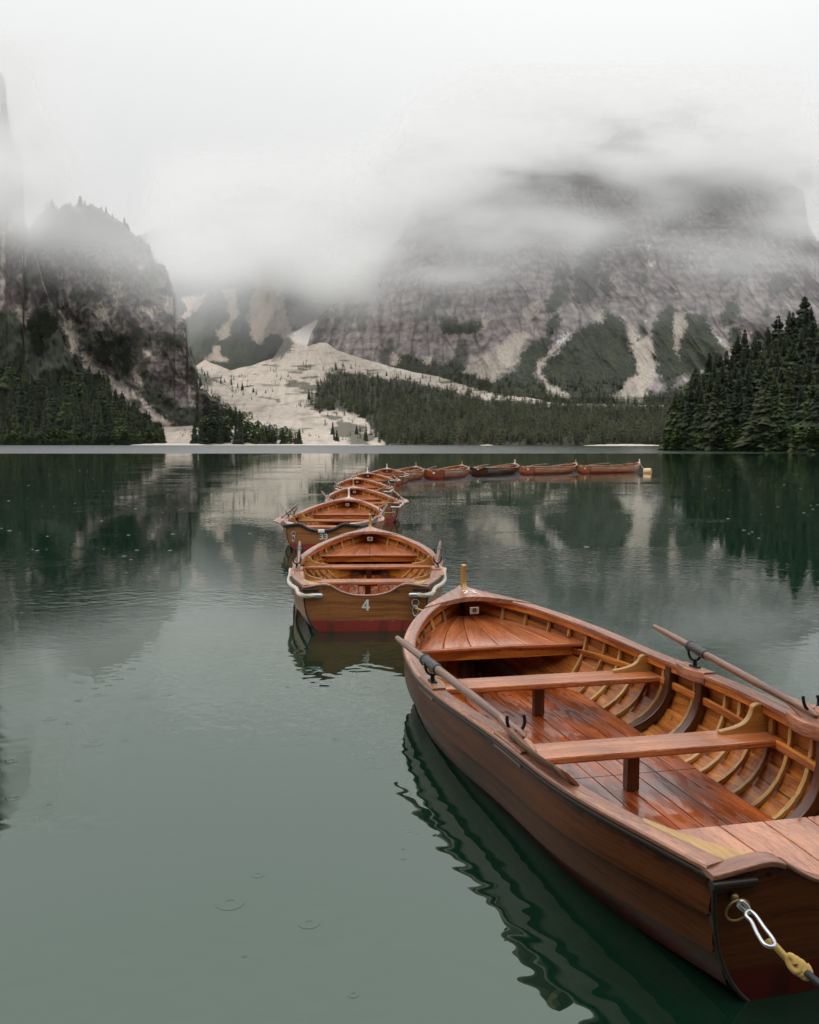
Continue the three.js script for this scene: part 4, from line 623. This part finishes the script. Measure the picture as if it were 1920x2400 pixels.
face({ name: 'cliff', label: 'tall shadowed cliff at the left edge, its top lost in mist', sky: skyE, dep: depE, x0: -260, x1: 400, nx: 260, ny: 320, bottom: 1050, rough: 22,
  relief: (X, Y, px, py) => ss(1040, 900, py) * (-30 * (ridged(X * 0.02, Y * 0.012, 5, 5) - 0.2) - 8 * ridged(X * 0.08, Y * 0.05, 7, 3)),
  color: soft((px, py, X, Y, Q) => { const [wx, wy] = wob(px, py, 12, 0.08, Q), k = onE(wx, wy), st = fbm(X * 0.14, Y * 0.05, 18, 4), b = clamp(0.9 + 0.8 * fbm(X * 0.22, Y * 0.18, 25, 4), 0.3, 1.6) * (1 - 0.5 * ss(0.78, 0.97, 1 - 2 * Math.abs(noise(X * 0.09 + 0.5 * noise(X * 0.04, Y * 0.04), Y * 0.035, 81)))) * (1 - 0.35 * ss(0.78, 0.97, 1 - 2 * Math.abs(noise(X * 0.03, Y * 0.16 + 0.7 * noise(X * 0.03, Y * 0.03, 2), 83)))), r = mul(mix3(mul(ROCKD, 0.9), [0.30, 0.25, 0.22], ss(0.1, 0.4, st)), b); return k === 'pale' ? mul(mix3(PALE, ROCKD, ss(0, 0.35, fbm(X * 0.25, Y * 0.1, 3, 3))), 0.95) : groundTone(k, px, py, X, Y, k ? r : mix3(r, [0.045, 0.05, 0.028], ss(0.05, 0.25, fbm(X * 0.07, Y * 0.05, 37, 4)) * 0.7)); }) });
const bush = (X, Y, px, py) => ss(0.16, 0.26, fbm(X * 0.035, Y * 0.12, 71, 4) + 0.35 * ss(80, 0, Math.abs(px - 700 - (py - 880) * 0.9)) * ss(840, 900, py) - 0.06);
const listFan = [['veg', [[630, 850], [650, 800], [668, 784], [682, 797], [696, 812], [664, 832]]], ['veg', [[415, 845], [470, 872], [540, 905], [625, 938], [650, 950], [610, 945], [520, 915], [450, 890], [415, 870]]], ['wood', [[735, 960], [748, 905], [770, 872], [800, 868], [850, 878], [910, 888], [960, 892], [1040, 912], [1100, 930], [1220, 945], [1300, 950], [1960, 950], [1960, 1060], [925, 1060], [880, 1010], [850, 975], [790, 960]]], ['grey', [[500, 895], [580, 920], [700, 965], [690, 985], [620, 985], [560, 970], [490, 920]]],
  ['snow', [[684, 796], [690, 772], [748, 744], [760, 790], [775, 802], [815, 824], [760, 810], [712, 812]]], ['snow', [[840, 840], [930, 862], [1000, 880], [990, 884], [900, 866]]]].map(([k, p]) => ({ k, p }));
const onFan = paint(listFan);
face({ name: 'scree_fan', label: 'broad pale fan of gravel running from the valley down to the shore', sky: skyFan, dep: depFan, x0: 380, x1: 1960, nx: 520, ny: 150, bottom: 1050, rough: 3, soil: SOIL,
  relief: (X, Y, px, py) => -12 * ss(1043, 1000, py) * fbm(X * 0.015, Y * 0.06, 3, 4),
  color: soft((px, py, X, Y, Q) => { const [wx, wy] = wob(px, py, 15, 0.06, Q), k = onFan(wx, wy), s = mul(mix3([0.60, 0.52, 0.44], [0.40, 0.345, 0.29], ss(0, 0.4, fbm(X * 0.04, Y * 0.2, 5, 4))), (0.9 + 0.22 * noise(X * 0.2, Y * 0.9, 9)) * (1 - 0.13 * ss(0.6, 0.97, 1 - 2 * Math.abs(noise((px - 720) / (py - 700) * 9, py * 0.012, 44))))); if (k === 'wood') return mul([0.045, 0.046, 0.028], 0.8 + 0.5 * noise(X * 0.1, Y * 0.3)); if (k === 'snow') return mix3(s, [0.78, 0.74, 0.69], 0.75); if (k === 'grey') return mul(s, 0.84); if (k === 'veg') return mix3(s, VEG, 0.85); return mix3(s, [0.075, 0.075, 0.05], bush(X, Y, px, py) * 0.85); }) });
face({ name: 'hill', label: 'forested slope along the left shore', sky: skyF, dep: depF, x0: -300, x1: 395, nx: 140, ny: 80, bottom: 1050, rough: 6, soil: SOIL, relief: (X, Y) => -5 * fbm(X * 0.05, Y * 0.05, 3, 3), color: (px, py, X, Y) => py > 1037 && noise(X * 0.05, 1) > 0.12 ? [0.32, 0.29, 0.24] : mul(SOIL, 0.8 + 0.5 * noise(X * 0.1, Y * 0.1)) });
face({ name: 'hill', label: 'forested hill dropping to the right shore', sky: skyG, dep: depG, x0: 1545, x1: 2300, nx: 140, ny: 80, bottom: 1085, rough: 3, soil: SOIL, relief: (X, Y) => -2 * fbm(X * 0.15, Y * 0.15, 3, 3), color: (px, py, X, Y) => mul(SOIL, 0.8 + 0.5 * noise(X * 0.3, Y * 0.3)) });
{ // gravel bars at the far shore
  const bar = (x0, x1, d, h, lab) => { const pos = [], uv = [], idx = [], a = at(x0, 1043, d).x, b = at(x1, 1043, d).x, N = 40, K = 6; for (let i = 0; i <= N; i++) for (let k = 0; k <= K; k++) { const f = i / N, w = Math.sin(Math.PI * Math.min(1, f * 1.02)) ** 0.6, g = k / K; pos.push(lerp(a, b, f), -0.3 + (h * w * (0.75 + 0.35 * noise(f * 9, 4))) * Math.sin(g * Math.PI), -d + (g - 0.5) * -18 * w); uv.push(f, g); } for (let i = 0; i < N; i++) for (let k = 0; k < K; k++) { const p = i * (K + 1) + k; idx.push(p, p + 1, p + K + 1, p + 1, p + K + 2, p + K + 1); }
    const m = top('gravel_bank', new THREE.Mesh(build(pos, uv, idx, false), new THREE.MeshStandardMaterial({ name: 'pale_gravel', color: new THREE.Color(0.6, 0.53, 0.46), roughness: 1 }))); tag(m, lab, 'gravel bank', null, 'structure'); };
  bar(1362, 1566, 500, 1.6, 'long pale gravel spit below the far right wood'); bar(1122, 1160, 560, 1.1, 'tiny pale gravel spit at the middle of the far shore'); bar(450, 930, 585, 1.4, 'pale gravel beach at the foot of the fan'); bar(300, 500, 590, 2.2, 'pale gravel beach below the left cliff');
}
// ------------------------------------------------------------------ trees
function conifer(seed, whorls, per, R, fingers, start = 0.1) { // unit height
  const r = rng(seed), pos = [], col = [], tri = (a, b, c, k) => { for (const p of [a, b, c]) { pos.push(...p); col.push(...k); } };
  const lean = (r() - 0.5) * 0.03;
  for (let w = 0; w < whorls; w++) {
    const f = (w + r() * 0.6) / whorls, y0 = start + (0.985 - start) * f, rad = R * Math.pow(1 - f, 0.75) * (0.7 + 0.5 * r()) + 0.008, n = Math.max(3, Math.round(per * (0.5 + 0.5 * (1 - f))));
    const a0 = r() * 6.28;
    for (let b = 0; b < n; b++) {
      const a = a0 + (b + (r() - 0.5) * 0.7) / n * 6.283, l = rad * (0.6 + 0.55 * r()), droop = l * (0.28 + 0.5 * r()) * (f < 0.75 ? 1 : -0.2), ca = Math.cos(a), sa = Math.sin(a), wd = l * (0.17 + 0.12 * r()), th = l * 0.16 + 0.006;
      const P = (t, s, d) => [ca * l * t - sa * wd * s + lean * f, y0 - droop * t * t + d, sa * l * t + ca * wd * s];
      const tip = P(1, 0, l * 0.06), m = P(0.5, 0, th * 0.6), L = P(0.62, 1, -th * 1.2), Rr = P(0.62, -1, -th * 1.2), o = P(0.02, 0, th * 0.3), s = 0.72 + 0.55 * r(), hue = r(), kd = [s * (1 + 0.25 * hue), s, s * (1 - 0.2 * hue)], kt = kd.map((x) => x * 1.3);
      if (fingers) {
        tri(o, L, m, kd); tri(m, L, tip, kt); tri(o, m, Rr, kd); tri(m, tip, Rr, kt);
        for (const q of [1, -1]) tri(P(0.25, 0, 0), P(0.45 + 0.2 * r(), q * 1.5, -th * (1 + r())), P(0.55, q * 0.3, 0), kd);
        tri(P(0.2, 0.2, -th), P(0.7, -0.2, -th * 2.6), P(0.5, 0.5, -th * 0.6), kd.map((x) => x * 0.9));
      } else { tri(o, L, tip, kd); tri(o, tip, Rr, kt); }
    }
  }
  const t = 0.02; tri([lean - t * 0.4, 0.95, 0], [lean + t * 0.4, 0.95, t * 0.2], [lean, 1, 0], [1, 1.1, 0.9]); tri([lean, 0.95, -t * 0.4], [lean, 0.95, t * 0.4], [lean, 1, 0], [1, 1.1, 0.9]);
  const g = new THREE.BufferGeometry(); g.setAttribute('position', new THREE.Float32BufferAttribute(pos, 3)); g.setAttribute('color', new THREE.Float32BufferAttribute(col, 3)); g.computeVertexNormals(); return g;
}
function leafy(seed, n, sx, sy, leaf, y0 = 0.5) { // a broadleaf crown of many leaf clumps, unit height
  const r = rng(seed), pos = [], col = [], lobes = Array.from({ length: 9 }, () => [(r() - 0.5) * sx * 1.1, y0 + (r() - 0.5) * sy * 1.0, (r() - 0.5) * sx * 1.1, 0.5 + 0.5 * r()]);
  for (let i = 0; i < n; i++) {
    const L = lobes[i % 9], th = r() * 6.283, ph = Math.acos(2 * r() - 1), q = 0.55 + 0.45 * Math.cbrt(r()), x = L[0] + Math.sin(ph) * Math.cos(th) * sx * 0.42 * L[3] * q, y = L[1] + Math.cos(ph) * sy * 0.34 * L[3] * q, z = L[2] + Math.sin(ph) * Math.sin(th) * sx * 0.42 * L[3] * q;
    const s = leaf * (0.6 + 0.8 * r()), a = r() * 6.28, t = r() * 1.2 - 0.2, u = [Math.cos(a) * s, -Math.sin(t) * s * 0.5, Math.sin(a) * s], v = [-Math.sin(a) * s * 0.7, Math.cos(t) * s * 0.45, Math.cos(a) * s * 0.7], k = 0.65 + 0.7 * r(), kc = [k * (0.9 + 0.3 * r()), k, k * 0.85];
    for (const [p, w] of [[1, 0], [0, 1], [-1, 0], [-1, 0], [0, -1], [1, 0]]) { pos.push(x + u[0] * p + v[0] * w, Math.max(0.0, y + u[1] * p + v[1] * w), z + u[2] * p + v[2] * w); col.push(...kc); }
  }
  const g = new THREE.BufferGeometry(); g.setAttribute('position', new THREE.Float32BufferAttribute(pos, 3)); g.setAttribute('color', new THREE.Float32BufferAttribute(col, 3)); g.computeVertexNormals(); return g;
}
const leafMat = (name, c) => new THREE.MeshStandardMaterial({ name, color: new THREE.Color(...c), vertexColors: true, roughness: 0.85, side: THREE.DoubleSide });
const bark = new THREE.MeshStandardMaterial({ name: 'bark', color: new THREE.Color(0.055, 0.04, 0.03), roughness: 0.95 });
const trunkGeo = new THREE.CylinderGeometry(0.004, 0.016, 0.97, 7).translate(0, 0.46, 0), shortTrunk = new THREE.CylinderGeometry(0.02, 0.035, 0.5, 7).translate(0, 0.22, 0);
const needles = [leafMat('spruce_needles', [0.022, 0.036, 0.014]), leafMat('dark_needles', [0.013, 0.024, 0.011]), leafMat('fresh_needles', [0.033, 0.054, 0.017]), leafMat('brown_green_needles', [0.024, 0.034, 0.014])];
const hazeNeedles = leafMat('haze_tinted_needles', [0.046, 0.058, 0.031]), bright = leafMat('bright_leaves', [0.058, 0.105, 0.020]), mid = leafMat('mid_leaves', [0.036, 0.062, 0.022]);  // first needle tone is lightened to carry haze over the distant woods
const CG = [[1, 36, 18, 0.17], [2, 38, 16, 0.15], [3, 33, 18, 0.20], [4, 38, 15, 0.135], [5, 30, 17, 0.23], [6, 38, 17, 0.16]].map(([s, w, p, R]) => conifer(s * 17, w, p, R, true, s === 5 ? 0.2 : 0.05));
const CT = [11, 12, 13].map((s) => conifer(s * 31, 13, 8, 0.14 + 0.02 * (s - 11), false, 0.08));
const BG = [21, 22, 23].map((s) => leafy(s, 900, 0.5, 0.85, 0.055, 0.52));
function makeTree(geo, mat, trunk) { const G = new THREE.Group(); part('trunk', trunk, bark, G); part('crown', geo, mat, G); return G; }
const treeProtos = {}; const treeProto = (k, g, m) => (treeProtos[k + g + m] ??= k === 'c' ? makeTree(CG[g], needles[m], trunkGeo) : k === 't' ? makeTree(CT[g], needles[m], trunkGeo) : makeTree(BG[g], m ? mid : bright, shortTrunk));
const nth = (n) => n + (n % 10 === 1 && n !== 11 ? 'st' : n % 10 === 2 && n !== 12 ? 'nd' : n % 10 === 3 && n !== 13 ? 'rd' : 'th'), HUE = ['deep green', 'blackish green', 'fresh green', 'brownish green'], ROW = (f) => f < 0.2 ? 'waterside row' : f < 0.6 ? 'middle rows' : 'top rows';
const standing = []; // [px, py] of trees, to keep them apart
function tree(kind, g, m, px, py, d, h, w, name, label, cat, group, r) {
  const o = treeProto(kind, g, m).clone(); top(name, o); tag(o, label, cat, group); const p = at(px, py, d); o.position.copy(p); o.position.y = Math.max(-0.15, p.y - 0.4); o.scale.set(h * w, h, h * w); o.rotation.y = r() * 6.28; o.rotation.z = (r() - 0.5) * 0.05; return o;
}
{ // right-hand shore: every tree one can tell apart
  const r = rng(1001), G = 'dark conifers crowding the right-hand shore'; let n = 0;
  for (let row = 0; row < 8; row++) for (let px = 1552 + row * 14 + r() * 10; px < 1990; px += 15 + r() * 17) {
    const shore = 1056 + (px - 1560) * 0.014, yt = skyG(px), py = lerp(shore, yt + 4, row / 7 + (r() - 0.5) * 0.06), x = px + (r() - 0.5) * 14; if (py > shore + 1 || x < 1552) continue;
    const d = depG(x, py), edge = ss(1550, 1640, x), h = lerp(9.5, 14.5, edge * (0.5 + 0.5 * r())) * (0.85 + 0.35 * r()), q = r();
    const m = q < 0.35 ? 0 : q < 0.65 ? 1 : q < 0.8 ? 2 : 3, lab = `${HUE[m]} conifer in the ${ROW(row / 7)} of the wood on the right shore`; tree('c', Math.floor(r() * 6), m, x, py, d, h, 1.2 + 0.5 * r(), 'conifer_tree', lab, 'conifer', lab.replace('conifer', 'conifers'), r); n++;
  }
  for (let i = 0; i < 26; i++) { const px = 1562 + i * 15 + r() * 8, big = r() < 0.4; tree('b', Math.floor(r() * 3), r() < 0.6 ? 0 : 1, px, 1057 + (px - 1560) * 0.014, depG(px, 1058) - 1.5, big ? 4.2 : 2.2 + r(), 1.3 + 0.4 * r(), 'shore_bush', `leafy green bush on the right shore, ${nth(i + 1)} from its left end`, 'bush', 'leafy bushes along the right shore', r); }
}
{ // left-hand shore
  const r = rng(2002), G = 'conifers in the wood along the left shore';
  for (let row = 0; row < 9; row++) for (let px = -20 + r() * 20; px < 400; px += 22 + r() * 22) {
    const yt = skyF(px), py = lerp(1042, yt + 6, row / 8 + (r() - 0.5) * 0.08), x = px + (r() - 0.5) * 16; if (py > 1042.5 || py > 1043 - 0 || x > 385) continue;
    const d = depF(x, py), h = (16 + 8 * r()) * lerp(1, 0.6, ss(300, 395, x)), q = r();
    const m = q < 0.4 ? 0 : q < 0.65 ? 1 : q < 0.88 ? 2 : 3, lab = `${HUE[m]} conifer in the ${ROW(row / 8)} of the wood on the left shore`; tree('c', Math.floor(r() * 6), m, x, py, d, h, 1.05 + 0.5 * r(), 'conifer_tree', lab, 'conifer', lab.replace('conifer', 'conifers'), r);
  }
  for (let i = 0; i < 30; i++) { const px = 4 + i * 12.5 + r() * 8; tree('b', Math.floor(r() * 3), r() < 0.65 ? 0 : 1, px, 1043, 597 - r() * 4, 5 + 6 * r() ** 2, 1.1 + 0.5 * r(), 'shore_bush', `light green broadleaf bush on the left shore, ${nth(i + 1)} from the left`, 'bush', 'leafy bushes along the left shore', r); }
}
{ // trees that stand singly
  const r = rng(3003);
  const lone = c2([[800, 825, 62], [352, 745, 40], [415, 775, 50], [388, 762, 38], [478, 790, 34], [495, 800, 30], [290, 735, 34], [312, 730, 30], [215, 685, 26], [180, 668, 34], [196, 690, 26], [862, 910, 46], [936, 1030, 80], [945, 1062, 60], [960, 1068, 70], [972, 1072, 40], [1075, 1030, 56], [1130, 1068, 80], [1122, 1060, 60], [1442, 735, 34], [1248, 690, 30], [548, 790, 16], [938, 890, 50]]);
  const hs = [62, 40, 50, 38, 34, 30, 34, 30, 26, 34, 26, 46, 80, 60, 70, 40, 56, 80, 60, 34, 30, 16, 50];
  const where = ['tallest lone conifer on the gravel above the shore wood', 'lone conifer on the upper left of the gravel fan'];
  lone.forEach(([px, py], i) => tree('c', i % 6, i % 2 ? 0 : 1, px, py, depFan(px, py), hs[i] * 0.4058 * depFan(px, py) / FOCAL, 1.0, 'lone_conifer', i === 0 ? where[0] : i < 11 ? 'small dark conifer standing alone on the left of the gravel fan' : i < 19 ? 'thin conifer standing on the gravel beach beside the middle wood' : 'small conifer standing alone on the pale gravel strip', 'conifer', i === 0 ? undefined : i < 11 ? 'lone trees on the left of the fan' : i < 19 ? 'lone trees on the gravel beach' : 'lone trees on the upper gravel', r));
  // the small wood at the foot of the left cliff
  for (let i = 0; i < 62; i++) { const px = 455 + 250 * r(), lim = lerp(985, 1032, ss(500, 700, px)), py = lerp(1041, lim, r() ** 1.5), d = depFan(px, py) - 4, h = lerp(19, 11, ss(480, 700, px)) * (0.55 + 0.5 * r()); tree(r() < 0.7 ? 'c' : 'b', Math.floor(r() * 3), r() < 0.6 ? 0 : 1, px, py, d, h, 1.15, 'shore_tree', 'tree in the small mixed wood at the foot of the gravel slope', 'tree', 'small wood below the left cliff', r); }
  for (let i = 0; i < 17; i++) { const px = [108, 122, 131, 143, 156, 165, 178, 187, 199, 210, 224, 236, 246, 262, 292, 297, 330][i] + 4 * r(), py = skyD(px) + 5, h = (7 + 17 * r() * r()); tree('c', Math.floor(r() * 6), 1, px, py + 4 + 6 * r(), depD(px, py) + 6, h, 1.5, 'cliff_top_tree', `spruce on the misty top of the left cliff, ${nth(i + 1)} from the left`, 'conifer', 'trees on the cliff top', r); }
}
// woods that read as one mass
function wood2(name, label, count, seed, pick, hmin, hmax) {
  const r = rng(seed), list = []; let guard = 0; while (list.length < count && guard++ < count * 30) { const q = pick(r); if (q) list.push(q); }
  const G = top(name, new THREE.Group()); tag(G, label, 'wood', null, 'stuff');
  for (let v = 0; v < 3; v++) { const mine = list.filter((_, i) => i % 3 === v), im = new THREE.InstancedMesh(CT[v], name === 'shore_wood' || name === 'slope_wood' ? hazeNeedles : needles[0], mine.length), m = new THREE.Matrix4(), c = new THREE.Color(), e = new THREE.Euler(), qn = new THREE.Quaternion(); im.name = 'crowns'; im.userData.kind = 'stuff';
    mine.forEach(([px, py, d, hs], i) => { const p = at(px, py, d), h = lerp(hmin * 0.6, hmax * 1.15, r()) * (hs ?? 1) * (0.8 + 0.5 * fbm(px * 0.02, py * 0.02, 4, 2)), w = h * (1.0 + 0.7 * r()); im.setMatrixAt(i, m.compose(V(p.x, p.y - 0.5, p.z), qn.setFromEuler(e.set(0, r() * 6.28, 0)), V(w, h, w))); const k = (0.45 + 0.95 * r()) * (1 + 0.8 * fbm(px * 0.03, py * 0.05, 14, 2)); im.setColorAt(i, c.setRGB(k * (0.8 + 0.4 * r()), k, k * (0.75 + 0.2 * r()))); });
    im.castShadow = im.receiveShadow = true; G.add(im); }
}
const woodPoly = listFan[2].p;
wood2('shore_wood', 'dense conifer wood in the middle behind the far shore', 4200, 51, (r) => { const px = 700 + 880 * r(), py = 850 + 194 * r(); return inside(woodPoly, ...wob(px, py, 34, 0.03)) && py < 1043 ? [px, py, depFan(px, py), 1 - 0.35 * ss(960, 880, py)] : null; }, 9, 15);
wood2('slope_wood', 'thin woods on the foot of the grey mountain', 2200, 52, (r) => { const px = 900 + 760 * r(), py = 700 + 240 * r(), k = onA(px, py); return k === 'veg' ? [px, py, depA(px, py) - 4, 1] : null; }, 5, 10);
wood2('fan_shrubs', 'dwarf pines and small trees scattered over the gravel fan', 900, 57, (r) => { const px = 420 + 800 * r(), py = 800 + 240 * r(); return py > skyFan(px) + 8 && fbm(px * 0.02, py * 0.03, 8, 3) > 0.06 && r() < 0.55 ? [px, py, depFan(px, py), 0.35 + 0.9 * r() ** 3] : null; }, 4, 9);
wood2('cliff_wood', 'dark trees on the ledges of the left cliff', 1500, 53, (r) => { const px = 120 + 480 * r(), py = 760 + 285 * r(), k = onD(px, py); return k === 'veg' ? [px, py, depD(px, py) - 6, 1] : null; }, 6, 13);
wood2('cliff_wood', 'dark trees climbing the foot of the left edge cliff', 900, 54, (r) => { const px = -20 + 330 * r(), py = 700 + 300 * r(), k = onE(px, py); return k === 'veg' && py > skyE(px) + 4 ? [px, py, depE(px, py) - 8, 1] : null; }, 9, 17);
wood2('left_wood', 'wood filling the slope behind the left shore trees', 900, 55, (r) => { const px = -60 + 450 * r(), py = 760 + 282 * r(); return py > skyF(px) + 4 ? [px, py, depF(px, py) + 3, 1] : null; }, 12, 20);
wood2('right_wood', 'wood filling the slope behind the right shore trees', 500, 56, (r) => { const px = 1560 + 560 * r(), py = 800 + 258 * r(); return py > skyG(px) + 2 && py < 1050 ? [px, py, depG(px, py) + 2, 1 - 0.4 * ss(1640, 1560, px)] : null; }, 8, 13);

// ------------------------------------------------------------------ low cloud: sheets of mist one behind the other, thinning to nothing at their edges and where they meet the rock
const mist = phys({ name: 'mist', color: new THREE.Color(0.795, 0.80, 0.795), vertexColors: true, transparent: true, roughness: 1, transmission: 0.1, thickness: 0, specularIntensity: 0, side: THREE.DoubleSide, depthWrite: false });
function cloudBank(label, { x0, x1, y0, y1, depths, density, step = 9, soft = 70, seed, lean }) {
  const G = top('low_cloud', new THREE.Group()); tag(G, label, 'cloud', null, 'stuff');
  depths.forEach((D, s) => {
    const nx = Math.ceil((x1 - x0) / step), ny = Math.ceil((y1 - y0) / step), pos = [], col = [], uv = [], idx = [], al = [];
    for (let j = 0; j <= ny; j++) for (let i = 0; i <= nx; i++) {
      const px = lerp(x0, x1, i / nx), py = lerp(y0, y1, j / ny), d = D * (1 + 0.02 * fbm(px * 0.006, py * 0.006, seed + s * 3.7, 2)) + (y1 - py) * lean, p = at(px, py, d);
      const f = Math.min(1, i / 6, (nx - i) / 6, j / 6, (ny - j) / 6), n = fbm(p.x * 0.006, p.y * 0.011, seed + s * 1.9, 4), g = ground(px, py);
      let tau = density(px, py, n, s / (depths.length - 1 || 1)) / depths.length; tau = Math.max(0, tau) * (g > 1e8 ? 1 : ss(0, soft, g - d)) * ss(0, 1, f);
      pos.push(p.x, p.y, p.z); col.push(1, 1, 1, 1 - Math.exp(-tau)); uv.push(px / 100, py / 100); al.push(1 - Math.exp(-tau));
    }
    for (let j = 0; j < ny; j++) for (let i = 0; i < nx; i++) { const a = j * (nx + 1) + i, b = a + nx + 1; if (Math.max(al[a], al[a + 1], al[b], al[b + 1]) < 0.002) continue; idx.push(a, b, a + 1, a + 1, b, b + 1); }
    if (!idx.length) return;
    const g = build(pos, uv, idx, false); for (let i = 0; i < g.attributes.normal.count; i++) g.attributes.normal.setXYZ(i, 0, 0.8, 0.6); g.setAttribute('color', new THREE.Float32BufferAttribute(col, 4)); const m = part('mist_layer', g, mist, G); m.castShadow = false; m.userData.kind = 'stuff';
  });
}
const blob = (px, py, cx, cy, rx, ry) => Math.exp(-(((px - cx) / rx) ** 2 + ((py - cy) / ry) ** 2));
cloudBank('low cloud swallowing the top of the grey mountain on the right', { x0: 640, x1: 2060, y0: 120, y1: 780, depths: [800, 860, 925, 985, 1050], lean: 0.7, seed: 5, soft: 80,
  density: (px, py, n) => { const b = lerp(490, 405, ss(880, 1330, px)); let t = 6 * ss(b + 75, b - 95, py + 110 * n) * ss(60, 260, py) + 0.36 * ss(760, 440, py) + 0.2 * ss(990, 880, py); t += 1.9 * blob(px, py, 1110, 510, 190, 80) + 1.0 * blob(px, py, 1080, 645, 120, 28) + 1.5 * blob(px, py, 830, 600, 120, 70) + 0.7 * blob(px, py, 1380, 560, 90, 60) + 0.9 * blob(px, py, 1780, 600, 180, 60) + 0.8 * blob(px, py, 1560, 470, 90, 60) + 1.4 * blob(px, py, 1890, 480, 120, 90); return t * clamp(1 + 3.0 * n, 0.0, 3.0) * ss(640, 860, px) * (py < skyA(px) ? ss(340, 0, skyA(px) - py) : 1); } });
cloudBank('low cloud filling the head of the valley', { x0: 300, x1: 1000, y0: 200, y1: 900, depths: [1060, 1150, 1250], lean: 0.8, seed: 15, soft: 60,
  density: (px, py, n) => (5.5 * ss(700, 560, py + 70 * n - 40 * ss(600, 760, px)) + 0.55 * ss(900, 660, py)) * ss(300, 560, py) * ss(300, 460, px) * ss(1000, 820, px) * clamp(1 + 1.5 * n, 0.1, 2.2) });
cloudBank('patch of mist hanging across the left cliff', { x0: -80, x1: 640, y0: 60, y1: 820, depths: [565, 615, 675], lean: 0.1, seed: 25, soft: 35,
  density: (px, py, n) => { let t = 0.8 * blob(px, py, 150, 560, 160, 75) + 0.45 * blob(px, py, 210, 485, 150, 60) + 1.2 * blob(px, py, 72, 510, 45, 50) + 0.5 * blob(px, py, 320, 600, 90, 90); if (px < 330) t += 4.2 * blob(px, py, 10, 375, 120, 110) + 1.6 * blob(px, py, -10, 170, 120, 100); t += 0.7 * blob(px, py, 470, 620, 110, 110); return t * clamp(1 + 1.5 * n, 0.1, 2.4); } });

// ------------------------------------------------------------------ the jetty, and an unseen shed added to shade the near boat
{ const J = top('jetty', new THREE.Group()); tag(J, 'wooden jetty the viewer stands on', 'jetty', null); const mt = M.dark;
  for (let i = 0; i < 24; i++) part('plank', rbox(12, 0.04, 0.145, 0, 0.3, -1.15 + i * 0.15, 'x', [i * 0.3, i * 0.17], 0.004), mt, J);
  for (const x of [-5, -2.5, 0, 2.5, 5]) part('post', new THREE.CylinderGeometry(0.11, 0.12, 2.4, 12).translate(x, -0.95, -1.0), mt, J);
  const H = top('added_boathouse', new THREE.Group()); tag(H, 'unseen timber shed added behind the jetty to shade the near boat', 'added_boathouse');
  part('side_wall', rbox(0.2, 3.2, 8, -4.2, 1.9, -0.8, 'z', [0, 0], 0.02), mt, H);  // added out of view to block the left sky and darken the near hull
  part('wall', rbox(22, 3.2, 0.2, 0, 1.9, 3.2, 'x', [0, 0], 0.02), mt, H); const rf = rbox(24, 0.18, 6.5, 0, 0, 0, 'x', [0.3, 0.3], 0.02); rf.rotateX(0.45); rf.translate(0, 4.4, 4.2); part('roof', rf, mt, H);
}
renderer.render(scene, camera);
